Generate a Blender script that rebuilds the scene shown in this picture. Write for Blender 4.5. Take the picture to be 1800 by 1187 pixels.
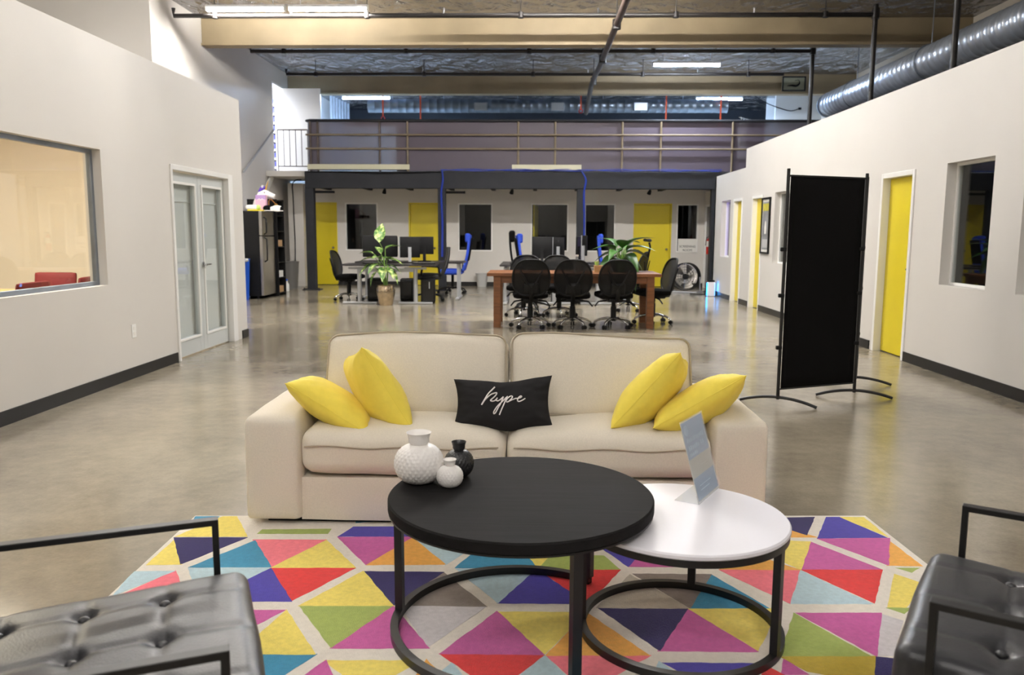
import bpy, bmesh, math, random
from mathutils import Vector, Matrix, Euler
for o in list(bpy.data.objects): bpy.data.objects.remove(o, do_unlink=True)
S = bpy.context.scene
COL = S.collection
PI = math.pi
R = math.radians
random.seed(7)
# ---------------------------------------------------------------- camera
IW, IH = 1800.0, 1187.0
FPX, PITCH, YAW, ROLL = 1410.1, 0.130744, 0.0252823, 0.0047425
CAMH = 1.32
fw = Vector((-math.sin(YAW)*math.cos(PITCH), math.cos(YAW)*math.cos(PITCH), -math.sin(PITCH)))
r0 = Vector((math.cos(YAW), math.sin(YAW), 0)); u0 = r0.cross(fw)
rt = r0*math.cos(ROLL)+u0*math.sin(ROLL); up = u0*math.cos(ROLL)-r0*math.sin(ROLL)
CP = Vector((0, 0, CAMH))
cd = bpy.data.cameras.new('camera'); cam = bpy.data.objects.new('camera', cd); COL.objects.link(cam)
cd.sensor_width = 36.0; cd.sensor_fit = 'HORIZONTAL'; cd.lens = FPX/IW*36.0
cd.clip_start = 0.05; cd.clip_end = 200
cam.matrix_world = Matrix(((rt.x, up.x, -fw.x, CP.x), (rt.y, up.y, -fw.y, CP.y), (rt.z, up.z, -fw.z, CP.z), (0, 0, 0, 1)))
cd.dof.use_dof = True; cd.dof.focus_distance = 3.9; cd.dof.aperture_fstop = 4.0
S.camera = cam
# ---------------------------------------------------------------- world, exposure
S.view_settings.view_transform = 'Standard'; S.view_settings.look = 'None'
S.view_settings.gamma = 1.0; S.view_settings.use_curve_mapping = False
S.view_settings.exposure = 0.6
w = bpy.data.worlds.new('world'); S.world = w; w.use_nodes = True
w.node_tree.nodes['Background'].inputs[0].default_value = (0.8, 0.85, 1, 1)
w.node_tree.nodes['Background'].inputs[1].default_value = 0.05
WARM = (1.0, 0.962, 0.915); COOL = (0.44, 0.65, 1.0)
LAMP_W = 105.0        # one tube fixture of the hall
# (x, y, z, length, colour, watts, tilt) tube fixtures under the roof; unseen ones are appended below
FIXTURES = [
    (-4.66, 13.40, 4.85, 1.28, WARM, 1.5, 'left one of the pair of lit tubes before the front beam'),
    (-3.32, 13.40, 4.85, 1.28, WARM, 1.5, 'right one of the pair of lit tubes before the front beam'),
    (3.17, 17.40, 4.78, 1.40, (0.80, 0.88, 1.0), 2.6, 'lit tube light between the two roof beams at right'),
    (-4.42, 21.70, 4.80, 1.28, COOL, 3.8, 'bluish lit tube over the left end of the mezzanine'),
    (4.86, 21.85, 4.80, 1.22, COOL, 3.8, 'bluish lit tube over the right end of the mezzanine'),
]
for xx, yy, k, lb in ((0.2, 11.9, 4.2, 'over the wooden table, left one'), (1.5, 11.9, 2.7, 'over the wooden table, right one'), (-2.2, 6.86, 1.1, 'set against the added roof beam for its shadow edge'),  # last one sits by the added beam to draw a shadow edge
                      (2.6, 5.6, 0.15, 'before the folding screen'), (0.3, 4.2, 0.35, 'over the sofa'), (-2.2, 2.2, 0.35, 'over the left armchair'), (2.6, 2.2, 0.2, 'over the right armchair'),  # unseen fixtures added to fill the seating area with soft light
                      (-2.0, -1.2, 1.1, 'behind the camera at left'), (2.2, -1.2, 0.9, 'behind the camera at right'), (0.2, -3.8, 1.9, 'by the front wall'), (-5.3, 9.4, 1.8, 'over the roof of the left offices'), (-5.0, 4.4, 0.8, 'over the meeting room roof')):  # unseen; those behind the camera and by the front wall add frontal light
    FIXTURES.append((xx, yy, 4.85, 1.28, WARM, k, 'unseen tube light above the frame, '+lb))

# ---------------------------------------------------------------- pixel helpers (1800 x 1187 frame)
def ray(x, y): return fw + rt*((x-IW/2)/FPX) - up*((y-IH/2)/FPX)
def onX(x, y, X): d = ray(x, y); return CP + d*(X/d.x)
def onY(x, y, Y): d = ray(x, y); return CP + d*(Y/d.y)
def onZ(x, y, Z): d = ray(x, y); return CP + d*((Z-CAMH)/d.z)

# ---------------------------------------------------------------- materials
def lin(c): return tuple((v/12.92 if v <= 0.04045 else ((v+0.055)/1.055)**2.4) for v in c)
def rgb(r, g, b): return lin((r/255, g/255, b/255))
MATS = {}
def mat(name, col, rough=0.5, metal=0.0, var=0.0, scale=8.0, bump=0.0, bscale=None, coat=0.0, spec=0.5, emit=0.0, stretch=None, sheen=0.0, detail=4.0):
    if name in MATS: return MATS[name]
    m = bpy.data.materials.new(name); m.use_nodes = True; nt = m.node_tree; N = nt.nodes; L = nt.links
    b = N['Principled BSDF']
    b.inputs['Roughness'].default_value = rough; b.inputs['Metallic'].default_value = metal
    b.inputs['Specular IOR Level'].default_value = spec
    b.inputs['Coat Weight'].default_value = coat; b.inputs['Coat Roughness'].default_value = 0.08
    b.inputs['Sheen Weight'].default_value = sheen
    c = (*col[:3], 1); b.inputs['Base Color'].default_value = c
    if emit: b.inputs['Emission Color'].default_value = c; b.inputs['Emission Strength'].default_value = emit
    tc = N.new('ShaderNodeTexCoord'); mp = N.new('ShaderNodeMapping'); L.new(tc.outputs['Object'], mp.inputs[0])
    if stretch: mp.inputs['Scale'].default_value = stretch
    if var:
        n = N.new('ShaderNodeTexNoise'); n.inputs['Scale'].default_value = scale; n.inputs['Detail'].default_value = detail
        L.new(mp.outputs[0], n.inputs['Vector'])
        r = N.new('ShaderNodeValToRGB'); r.color_ramp.elements[0].position = 0.3; r.color_ramp.elements[1].position = 0.7
        r.color_ramp.elements[0].color = (*[v*(1-var) for v in col[:3]], 1)
        r.color_ramp.elements[1].color = (*[min(1, v*(1+var)) for v in col[:3]], 1)
        L.new(n.outputs['Fac'], r.inputs[0]); L.new(r.outputs[0], b.inputs['Base Color'])
    if bump:
        n2 = N.new('ShaderNodeTexNoise'); n2.inputs['Scale'].default_value = bscale or scale*3; n2.inputs['Detail'].default_value = 3
        L.new(mp.outputs[0], n2.inputs['Vector'])
        bp = N.new('ShaderNodeBump'); bp.inputs['Strength'].default_value = bump; bp.inputs['Distance'].default_value = 0.01
        L.new(n2.outputs['Fac'], bp.inputs['Height']); L.new(bp.outputs[0], b.inputs['Normal'])
    MATS[name] = m; return m
def glass_mat(name, tint=(1, 1, 1), refl=1.0, rough=0.01, ior=1.5):
    m = bpy.data.materials.new(name); m.use_nodes = True; nt = m.node_tree; N = nt.nodes; L = nt.links
    N.remove(N['Principled BSDF']); o = N['Material Output']
    t = N.new('ShaderNodeBsdfTransparent'); t.inputs[0].default_value = (*tint, 1)
    g = N.new('ShaderNodeBsdfGlossy'); g.inputs['Roughness'].default_value = rough; g.inputs[0].default_value = (refl, refl, refl, 1)
    lw = N.new('ShaderNodeLayerWeight'); lw.inputs['Blend'].default_value = 0.5
    pw = N.new('ShaderNodeMath'); pw.operation = 'POWER'; pw.inputs[1].default_value = 5.0; L.new(lw.outputs['Facing'], pw.inputs[0])
    f = N.new('ShaderNodeMath'); f.operation = 'MULTIPLY_ADD'; f.inputs[1].default_value = 0.93; f.inputs[2].default_value = 0.045; L.new(pw.outputs[0], f.inputs[0])
    x = N.new('ShaderNodeMixShader'); L.new(f.outputs[0], x.inputs[0]); L.new(t.outputs[0], x.inputs[1]); L.new(g.outputs[0], x.inputs[2])
    L.new(x.outputs[0], o.inputs[0]); MATS[name] = m; return m
def sheer_mat(name, col, opac, rough=0.4):
    m = bpy.data.materials.new(name); m.use_nodes = True; nt = m.node_tree; N = nt.nodes; L = nt.links
    b = N['Principled BSDF']; b.inputs['Base Color'].default_value = (*col, 1); b.inputs['Roughness'].default_value = rough
    b.inputs['Alpha'].default_value = opac
    MATS[name] = m; return m
# ---------------------------------------------------------------- mesh builder
def rotm(e): return Euler(e, 'XYZ').to_matrix()
class MB:
    def __init__(s): s.v = []; s.f = []; s.m = []; s.mi = 0
    def add(s, vs, fs, M=None, off=None):
        b = len(s.v)
        for p in vs:
            p = Vector(p)
            if M is not None: p = M @ p
            if off is not None: p = p + Vector(off)
            s.v.append(tuple(p))
        for f in fs: s.f.append([b+i for i in f]); s.m.append(s.mi)
        return s
    def box(s, x0, x1, y0, y1, z0, z1):
        vs = [(x0,y0,z0),(x1,y0,z0),(x1,y1,z0),(x0,y1,z0),(x0,y0,z1),(x1,y0,z1),(x1,y1,z1),(x0,y1,z1)]
        return s.add(vs, [(0,3,2,1),(4,5,6,7),(0,1,5,4),(1,2,6,5),(2,3,7,6),(3,0,4,7)])
    def cbox(s, c, d, e=(0,0,0)):
        x, y, z = d[0]/2, d[1]/2, d[2]/2
        vs = [(-x,-y,-z),(x,-y,-z),(x,y,-z),(-x,y,-z),(-x,-y,z),(x,-y,z),(x,y,z),(-x,y,z)]
        return s.add(vs, [(0,3,2,1),(4,5,6,7),(0,1,5,4),(1,2,6,5),(2,3,7,6),(3,0,4,7)], rotm(e), c)
    def rbox(s, c, d, r, e=(0,0,0), seg=3):
        # rounded box
        n = 2*(seg+1); h = Vector(d)/2; r = min(r, *(h*0.999)); vs = []; fs = []
        idx = {}
        bm = bmesh.new(); bmesh.ops.create_cube(bm, size=1.0)
        for v in bm.verts: v.co = Vector((v.co.x*d[0], v.co.y*d[1], v.co.z*d[2]))
        bmesh.ops.bevel(bm, geom=bm.edges[:], offset=r, segments=seg, profile=0.5, affect='EDGES')
        bm.verts.index_update()
        vs = [v.co.copy() for v in bm.verts]; fs = [[v.index for v in f.verts] for f in bm.faces]; bm.free()
        return s.add(vs, fs, rotm(e), c)
    def tube(s, pts, r, n=8, closed=False, cap=True, flat=None):
        pts = [Vector(p) for p in pts]; k = len(pts); rs = r if isinstance(r, (list, tuple)) else [r]*k
        b = len(s.v); pn = None
        for i, p in enumerate(pts):
            a = pts[(i-1) % k] if (closed or i > 0) else p; c = pts[(i+1) % k] if (closed or i < k-1) else p
            t = (c-a)
            if t.length < 1e-9: t = Vector((0,0,1))
            t.normalize()
            if pn is None:
                ref = Vector((0,0,1)) if abs(t.z) < 0.9 else Vector((1,0,0))
                x = t.cross(ref).normalized()
            else:
                x = (pn - t*pn.dot(t))
                x = x.normalized() if x.length > 1e-6 else t.orthogonal().normalized()
            pn = x; y = t.cross(x)
            for j in range(n):
                a_ = 2*PI*j/n; s.v.append(tuple(p + x*(math.cos(a_)*rs[i]) + y*(math.sin(a_)*rs[i]*(flat or 1))))
        for i in range(k if closed else k-1):
            for j in range(n):
                q = (i+1) % k
                s.f.append([b+i*n+j, b+i*n+(j+1) % n, b+q*n+(j+1) % n, b+q*n+j]); s.m.append(s.mi)
        if cap and not closed:
            s.f.append([b+j for j in range(n)][::-1]); s.m.append(s.mi)
            s.f.append([b+(k-1)*n+j for j in range(n)]); s.m.append(s.mi)
        return s
    def bar(s, pts, w, h=None, closed=False, upv=(0,0,1)):
        # square-section bar along pts, mitred
        h = h or w; pts = [Vector(p) for p in pts]; k = len(pts); b = len(s.v); U0 = Vector(upv)
        for i, p in enumerate(pts):
            a = pts[(i-1) % k] if (closed or i > 0) else None; c = pts[(i+1) % k] if (closed or i < k-1) else None
            d1 = (p-a).normalized() if a is not None else None; d2 = (c-p).normalized() if c is not None else None
            if d1 is None: d1 = d2
            if d2 is None: d2 = d1
            t = (d1+d2).normalized(); sc = 1/max(0.3, math.cos(d1.angle(d2, 0)/2))
            # plane of the bend
            x = U0.cross(t)
            if x.length < 1e-4: x = Vector((1,0,0)).cross(t) if abs(t.x) < .9 else Vector((0,1,0)).cross(t)
            x.normalize(); y = t.cross(x)
            bend = (d2-d1)
            sx = sy = 1
            if bend.length > 1e-4:
                bn = bend.normalized(); sx = 1+(sc-1)*abs(bn.dot(x)); sy = 1+(sc-1)*abs(bn.dot(y))
            for (i1, i2) in ((-1,-1),(1,-1),(1,1),(-1,1)):
                s.v.append(tuple(p + x*(i1*w/2*sx) + y*(i2*h/2*sy)))
        for i in range(k if closed else k-1):
            q = (i+1) % k
            for j in range(4): s.f.append([b+i*4+j, b+i*4+(j+1) % 4, b+q*4+(j+1) % 4, b+q*4+j]); s.m.append(s.mi)
        if not closed:
            s.f.append([b+3,b+2,b+1,b]); s.m.append(s.mi); e = b+(k-1)*4; s.f.append([e,e+1,e+2,e+3]); s.m.append(s.mi)
        return s
    def lathe(s, prof, n=24, c=(0,0,0), M=None):
        vs = []; fs = []; k = len(prof)
        for (r, z) in prof:
            for j in range(n): a = 2*PI*j/n; vs.append((r*math.cos(a), r*math.sin(a), z))
        for i in range(k-1):
            for j in range(n): fs.append([i*n+j, i*n+(j+1) % n, (i+1)*n+(j+1) % n, (i+1)*n+j])
        fs.append([j for j in range(n)][::-1]); fs.append([(k-1)*n+j for j in range(n)])
        return s.add(vs, fs, M, c)
    def prism(s, poly, z0, z1, M=None, off=None):
        n = len(poly); vs = [(x, y, z0) for x, y in poly]+[(x, y, z1) for x, y in poly]
        fs = [list(range(n))[::-1], list(range(n, 2*n))]+[[i, (i+1) % n, n+(i+1) % n, n+i] for i in range(n)]
        return s.add(vs, fs, M, off)
    def grid(s, fn, nu, nv, closeu=False):
        b = len(s.v)
        for i in range(nu):
            for j in range(nv): s.v.append(tuple(fn(i/(nu if closeu else nu-1), j/(nv-1))))
        for i in range(nu if closeu else nu-1):
            for j in range(nv-1):
                q = (i+1) % nu; s.f.append([b+i*nv+j, b+q*nv+j, b+q*nv+j+1, b+i*nv+j+1]); s.m.append(s.mi)
        return s
    def build(s, name, m, parent=None, smooth=None, bevel=0, seg=2, label=None):
        me = bpy.data.meshes.new(name); me.from_pydata(s.v, [], s.f)
        ms = m if isinstance(m, (list, tuple)) else [m]
        for q in ms: me.materials.append(MATS[q] if isinstance(q, str) else q)
        if len(ms) > 1:
            for p, i in zip(me.polygons, s.m): p.material_index = i
        bm = bmesh.new(); bm.from_mesh(me); bmesh.ops.recalc_face_normals(bm, faces=bm.faces); bm.to_mesh(me); bm.free()
        if smooth is not None:
            for p in me.polygons: p.use_smooth = True
            me.set_sharp_from_angle(angle=R(smooth))
        o = bpy.data.objects.new(name, me); COL.objects.link(o)
        if bevel:
            bv = o.modifiers.new('bevel', 'BEVEL'); bv.width = bevel; bv.segments = seg; bv.limit_method = 'ANGLE'; bv.angle_limit = R(40)
        if parent is not None: o.parent = parent
        if label: o['label'] = label
        return o
def box(*a): return MB().box(*a)
def tag(o, label, cat, group=None):
    o['label'] = label; o['category'] = cat
    if group: o['group'] = group
    return o
def struct(o): o['kind'] = 'structure'; return o
def thing(name, label, cat, loc=(0,0,0), rz=0, group=None):
    o = bpy.data.objects.new(name, None); COL.objects.link(o); o.empty_display_size = 0.1
    o.location = loc; o.rotation_euler = (0, 0, rz); return tag(o, label, cat, group)
def root(name, loc=(0,0,0)):      # empty for a piece of the setting
    o = bpy.data.objects.new(name, None); COL.objects.link(o); o.empty_display_size = 0.1; o.location = loc; return struct(o)
def copy_tree(o, loc=None, rz=None, label=None, parent=None):
    c = o.copy(); COL.objects.link(c)
    if parent is not None: c.parent = parent
    if loc is not None: c.location = loc
    if rz is not None: c.rotation_euler = (0, 0, rz)
    if label: c['label'] = label
    for ch in list(o.children): copy_tree(ch, parent=c)
    return c
def arc(c, r, a0, a1, n, axis='z'):
    out = []
    for i in range(n+1):
        a = a0+(a1-a0)*i/n
        p = (r*math.cos(a), r*math.sin(a))
        out.append((c[0]+p[0], c[1]+p[1], c[2]) if axis == 'z' else ((c[0]+p[0], c[1], c[2]+p[1]) if axis == 'y' else (c[0], c[1]+p[0], c[2]+p[1])))
    return out
def spline(pts, n=8):
    P = [Vector(p) for p in pts]; out = []
    for i in range(len(P)-1):
        p0 = P[max(i-1,0)]; p1 = P[i]; p2 = P[i+1]; p3 = P[min(i+2, len(P)-1)]
        for k in range(n):
            t = k/n
            out.append(0.5*((2*p1)+(p2-p0)*t+(2*p0-5*p1+4*p2-p3)*t*t+(3*p1-p0-3*p2+p3)*t**3))
    out.append(P[-1]); return out
# ---------------------------------------------------------------- palette
mat('wall_paint', rgb(217, 213, 207), 0.6, var=0.02, scale=1.2, bump=0.03, bscale=60)
mat('wall_paint_warm', rgb(222, 214, 200), 0.65, var=0.02, scale=1.0)
mat('trim_white', rgb(240, 239, 236), 0.4)
mat('base_black', rgb(30, 29, 29), 0.35, var=0.15, scale=6)
mat('yellow_door', rgb(228, 208, 40), 0.38, var=0.03, scale=2)
mat('door_grey', rgb(205, 209, 208), 0.4)
mat('steel_dark', rgb(44, 45, 49), 0.65, var=0.1, scale=3, spec=0.2)
mat('steel_grey_door', rgb(120, 120, 120), 0.45)
mat('beam_cream', rgb(150, 134, 106), 0.6, var=0.12, scale=1.5, bump=0.05)
mat('pipe_black', rgb(32, 28, 27), 0.45, var=0.2, scale=5)
mat('pipe_brown', rgb(78, 66, 60), 0.4, metal=0.3, var=0.25, scale=6)
mat('galv', rgb(190, 196, 204), 0.33, metal=0.65, var=0.12, scale=5)
mat('galv_dull', rgb(150, 158, 168), 0.45, metal=0.8, var=0.15, scale=4)
mat('chrome', rgb(200, 200, 200), 0.18, metal=1.0)
mat('brushed', rgb(176, 172, 165), 0.3, metal=1.0, var=0.05, scale=3)
mat('silver_paint', rgb(185, 187, 190), 0.35, metal=0.4)
mat('black_plastic', rgb(15, 15, 16), 0.5, spec=0.25)
mat('black_gloss', rgb(12, 12, 13), 0.15)
mat('black_fabric', rgb(15, 14, 14), 0.9, bump=0.15, bscale=400, spec=0.1)
mat('black_metal', rgb(22, 21, 21), 0.42, spec=0.45)
mat('desk_dark', rgb(46, 42, 42), 0.35, var=0.1, scale=6)
mat('wood_table', rgb(128, 80, 44), 0.45, var=0.22, scale=5, stretch=(1, 9, 9), bump=0.05)
mat('wood_pale', rgb(196, 160, 110), 0.5, var=0.12, scale=5, stretch=(1, 8, 8))
mat('sofa_fabric', rgb(222, 213, 197), 0.9, var=0.04, scale=160, bump=0.08, bscale=500, sheen=0.1, spec=0.2, detail=2)
mat('sofa_piping', rgb(176, 164, 144), 0.9, bump=0.2, bscale=500, spec=0.2)
mat('yellow_fabric', rgb(246, 224, 92), 0.75, var=0.03, scale=30, bump=0.4, bscale=13, sheen=0.1, spec=0.25)
mat('black_cotton', rgb(28, 27, 28), 0.8, bump=0.15, bscale=500, spec=0.25)
mat('print_white', rgb(238, 232, 230), 0.7)
mat('black_wood', rgb(30, 29, 29), 0.68, var=0.15, scale=5, stretch=(1, 12, 12), bump=0.04, bscale=7, spec=0.04)
mat('white_laminate', rgb(238, 236, 242), 0.4, spec=0.25)
mat('leather', rgb(40, 40, 43), 0.36, var=0.1, scale=30, bump=0.12, bscale=220, spec=0.55)
mat('white_ceramic', rgb(240, 236, 232), 0.45)
mat('black_ceramic', rgb(34, 34, 36), 0.38)
mat('red_fabric', rgb(112, 26, 32), 0.7, var=0.05)
mat('blue_plastic', rgb(34, 92, 205), 0.4)
mat('blue_fabric', rgb(40, 74, 190), 0.8)
mat('blue_cable', rgb(28, 54, 150), 0.45)
mat('grey_plastic', rgb(112, 110, 106), 0.5)
mat('clear_bin', rgb(190, 190, 188), 0.35)
mat('rail_tan', rgb(122, 108, 86), 0.5, var=0.15, scale=5)
mat('leaf_green', rgb(50, 96, 28), 0.4, var=0.25, scale=20)
mat('leaf_pale', rgb(178, 205, 110), 0.42, var=0.3, scale=14)
mat('stem_green', rgb(120, 160, 70), 0.5)
mat('soil', rgb(60, 44, 34), 0.95, bump=0.6, bscale=60)
mat('brass_pot', rgb(186, 168, 142), 0.16, metal=0.9, var=0.25, scale=14, bump=0.25, bscale=22)
mat('red_paint', rgb(196, 32, 26), 0.3)
mat('orange_strap', rgb(215, 84, 40), 0.6)
mat('paper_white', rgb(236, 234, 228), 0.6)
mat('sign_blue', rgb(150, 178, 212), 0.35, spec=0.5)
mat('sign_text', rgb(178, 198, 222), 0.4)
mat('sign_cream', rgb(214, 208, 194), 0.4)
mat('room_shade', rgb(34, 33, 33), 0.8)  # near-black colour stands in for the shade of unlit rooms
mat('cardboard', rgb(186, 150, 108), 0.8)
mat('purple', rgb(88, 60, 170), 0.6)
mat('gold', rgb(190, 150, 70), 0.35, metal=0.5)
mat('brown_leather', rgb(150, 96, 44), 0.5)
mat('pink_print', rgb(226, 176, 198), 0.5)
mat('lilac_print', rgb(176, 142, 196), 0.5)
mat('poster_grey', rgb(140, 142, 145), 0.5, var=0.3, scale=4)
mat('poster_yellow', rgb(196, 186, 70), 0.5, var=0.2, scale=12)
mat('crate_tan', rgb(200, 196, 170), 0.6)
mat('box_blue', rgb(66, 72, 150), 0.6)
mat('olive_panel', rgb(150, 150, 128), 0.6)
mat('blue_glow', (0.02, 0.35, 1.0), 0.4, emit=6.0)
mat('led_blue', (0.05, 0.15, 1.0), 0.4, emit=3.0)
glass_mat('window_glass', (0.93, 0.95, 0.95), 0.9, 0.01, 1.55)
glass_mat('mesh_sheen', (0.2, 0.2, 0.2), 0.3, 0.4, 1.3)
sheer_mat('chair_mesh', rgb(10, 10, 10), 0.95, 0.9)
sheer_mat('net_screen', rgb(98, 88, 100), 0.72, 0.5)
sheer_mat('clear_acrylic', rgb(225, 230, 232), 0.25, 0.05)
def floor_material():
    m = bpy.data.materials.new('polished_concrete'); m.use_nodes = True; nt = m.node_tree; N = nt.nodes; L = nt.links
    b = N['Principled BSDF']; tc = N.new('ShaderNodeTexCoord')
    n1 = N.new('ShaderNodeTexNoise'); n1.inputs['Scale'].default_value = 0.55; n1.inputs['Detail'].default_value = 6; n1.inputs['Roughness'].default_value = 0.6
    n2 = N.new('ShaderNodeTexNoise'); n2.inputs['Scale'].default_value = 9; n2.inputs['Detail'].default_value = 8; n2.inputs['Roughness'].default_value = 0.7
    n3 = N.new('ShaderNodeTexNoise'); n3.inputs['Scale'].default_value = 70; n3.inputs['Detail'].default_value = 3
    for n in (n1, n2, n3): L.new(tc.outputs['Object'], n.inputs['Vector'])
    a = N.new('ShaderNodeMath'); a.operation = 'MULTIPLY_ADD'; a.inputs[1].default_value = 0.45; L.new(n2.outputs['Fac'], a.inputs[0]); L.new(n1.outputs['Fac'], a.inputs[2])
    a2 = N.new('ShaderNodeMath'); a2.operation = 'MULTIPLY_ADD'; a2.inputs[1].default_value = 0.15; L.new(n3.outputs['Fac'], a2.inputs[0]); L.new(a.outputs[0], a2.inputs[2])
    r = N.new('ShaderNodeValToRGB'); e = r.color_ramp.elements
    e[0].position = 0.55; e[0].color = (*rgb(118, 109, 94), 1); e[1].position = 1.0; e[1].color = (*rgb(168, 158, 138), 1)
    L.new(a2.outputs[0], r.inputs[0]); L.new(r.outputs[0], b.inputs['Base Color'])
    mr = N.new('ShaderNodeMapRange'); mr.inputs['From Min'].default_value = 0.3; mr.inputs['From Max'].default_value = 0.7
    mr.inputs['To Min'].default_value = 0.10; mr.inputs['To Max'].default_value = 0.24; L.new(n1.outputs['Fac'], mr.inputs['Value']); L.new(mr.outputs[0], b.inputs['Roughness'])
    bp = N.new('ShaderNodeBump'); bp.inputs['Strength'].default_value = 0.05; bp.inputs['Distance'].default_value = 0.01; L.new(n2.outputs['Fac'], bp.inputs['Height']); L.new(bp.outputs[0], b.inputs['Normal'])
    b.inputs['Specular IOR Level'].default_value = 0.6
    MATS['floor'] = m
floor_material()
def foil_material():
    m = bpy.data.materials.new('foil_insulation'); m.use_nodes = True; nt = m.node_tree; N = nt.nodes; L = nt.links
    b = N['Principled BSDF']; b.inputs['Metallic'].default_value = 0.95; b.inputs['Roughness'].default_value = 0.25
    b.inputs['Base Color'].default_value = (*rgb(170, 170, 174), 1)
    tc = N.new('ShaderNodeTexCoord'); mp = N.new('ShaderNodeMapping'); mp.inputs['Scale'].default_value = (1.6, 1.0, 1); L.new(tc.outputs['Object'], mp.inputs[0])
    n = N.new('ShaderNodeTexNoise'); n.inputs['Scale'].default_value = 1.6; n.inputs['Detail'].default_value = 6; n.inputs['Distortion'].default_value = 1.5; L.new(mp.outputs[0], n.inputs['Vector'])
    v = N.new('ShaderNodeTexVoronoi'); v.feature = 'DISTANCE_TO_EDGE'; v.inputs['Scale'].default_value = 1.3; L.new(mp.outputs[0], v.inputs['Vector'])
    x = N.new('ShaderNodeMath'); x.operation = 'ADD'; L.new(n.outputs['Fac'], x.inputs[0]); L.new(v.outputs['Distance'], x.inputs[1])
    bp = N.new('ShaderNodeBump'); bp.inputs['Strength'].default_value = 1.0; bp.inputs['Distance'].default_value = 0.3; L.new(x.outputs[0], bp.inputs['Height']); L.new(bp.outputs[0], b.inputs['Normal'])
    MATS['foil'] = m
foil_material()

# ---------------------------------------------------------------- the setting
XL, XR, XW, XE = -3.58, 3.89, -6.0, 7.7
YB, YM, YF, YE = 19.75, 18.0, -6.0, 25.8
HC, HL, HR1, HR2 = 5.1, 2.89, 2.85, 2.51
YJOG = onX(265, 60, XW).y
YLE = 9.93                       # far end of the left office wall
struct(box(-9.2, 7.9, YF, 26.1, -0.2, 0).build('floor', 'floor'))
struct(box(-9.2, 7.9, YF, 26.1, HC, HC+0.1).build('ceiling', 'foil'))
def wall_x(name, x0, x1, y0, y1, z0, z1, ops, m='wall_paint'):
    mb = MB(); cuts = sorted(set([y0, y1]+[o[0] for o in ops]+[o[1] for o in ops]))
    for a, b in zip(cuts, cuts[1:]):
        o = [q for q in ops if q[0] <= a+1e-6 and q[1] >= b-1e-6]
        if not o: mb.box(x0, x1, a, b, z0, z1)
        else:
            if o[0][2] > z0: mb.box(x0, x1, a, b, z0, o[0][2])
            if o[0][3] < z1: mb.box(x0, x1, a, b, o[0][3], z1)
    return struct(mb.build(name, m))
def wall_y(name, y0, y1, x0, x1, z0, z1, ops, m='wall_paint'):
    mb = MB(); cuts = sorted(set([x0, x1]+[o[0] for o in ops]+[o[1] for o in ops]))
    for a, b in zip(cuts, cuts[1:]):
        o = [q for q in ops if q[0] <= a+1e-6 and q[1] >= b-1e-6]
        if not o: mb.box(a, b, y0, y1, z0, z1)
        else:
            if o[0][2] > z0: mb.box(a, b, y0, y1, z0, o[0][2])
            if o[0][3] < z1: mb.box(a, b, y0, y1, o[0][3], z1)
    return struct(mb.build(name, m))
T = 0.15
# left offices
LW = (3.9, 6.68, 0.86, 1.98); LD = (7.95, 9.58, 0.0, 1.97)
wall_x('wall_left', XL-T, XL, -3.0, YLE, 0, HL, [LW, LD])
struct(box(-9.0, XL-T, YLE-T, YLE, 0, HL).build('wall_left_end', 'wall_paint'))
struct(box(-9.0, XL-T, -3.0, YLE-T, HL-0.12, HL-0.02).build('ceiling_left_offices', 'wall_paint_warm'))
struct(box(-7.3, XL-T, YLE-T-0.06, YLE-T-0.001, 0, HL-0.13).build('wall_meeting_room_far', 'wall_paint_warm'))
struct(box(-7.4, -7.3, 1.3, YLE-T, 0, HL-0.13).build('wall_meeting_room_side', 'wall_paint_warm'))
struct(box(-7.3, XL-T, 1.2, 1.3, 0, HL-0.13).build('wall_meeting_room_near', 'wall_paint_warm'))
# building shell
struct(box(-9.2, -9.0, YF, YJOG+0.3, 0, HC).build('wall_building_left_near', 'wall_paint'))
struct(box(-9.0, XW, YJOG, YJOG+0.3, 0, HC).build('wall_building_jog', 'wall_paint'))
DOORUP = (18.75, 19.62, 2.66, 4.72)
wall_x('wall_building_left', XW-0.2, XW, YJOG+0.3, YE, 0, HC, [DOORUP])
struct(box(XE, XE+0.2, YF, YE+0.3, 0, HC).build('wall_building_right', 'wall_paint_warm'))
struct(box(-9.2, XE+0.2, YE, YE+0.3, 0, HC).build('wall_building_back', 'steel_dark'))
struct(box(-9.2, XE+0.2, YF-0.2, YF, 0, HC).build('wall_front', mat('front_paint', rgb(150, 147, 142), 0.6)))
# right offices
RW = [(5.3, 6.56, 0.84, 1.98), (7.0, 7.79, 0.84, 1.98), (12.45, 13.2, 0.84, 1.97), (16.13, 16.86, 0.84, 1.97)]
RD = [(8.41, 9.2, 0.0, 1.975), (13.87, 14.52, 0.0, 1.97), (15.2, 15.86, 0.0, 1.97)]
wall_x('wall_right', XR, XR+T, -3.0, 15.08, 0, HR1, RW[:3]+RD[:2])
wall_x('wall_right_low', XR, XR+T, 15.08, 17.52, 0, HR2, RW[3:]+RD[2:])
struct(box(XR+T, XE, -3.0, 15.0, HR1-0.12, HR1-0.02).build('ceiling_right_offices', 'room_shade'))
struct(box(XR+T, XE, 15.0, 17.52, HR2-0.12, HR2-0.02).build('ceiling_right_office_low', 'room_shade'))
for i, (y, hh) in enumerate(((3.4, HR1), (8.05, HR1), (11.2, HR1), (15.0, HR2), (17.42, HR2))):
    struct(box(XR+T, XE, y, y+0.1, 0, hh-0.13).build('wall_right_partition', 'room_shade'))
struct(box(6.9, 7.0, 3.5, 8.05, 0, HR1-0.13).build('wall_right_office_back', 'room_shade'))
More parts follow.
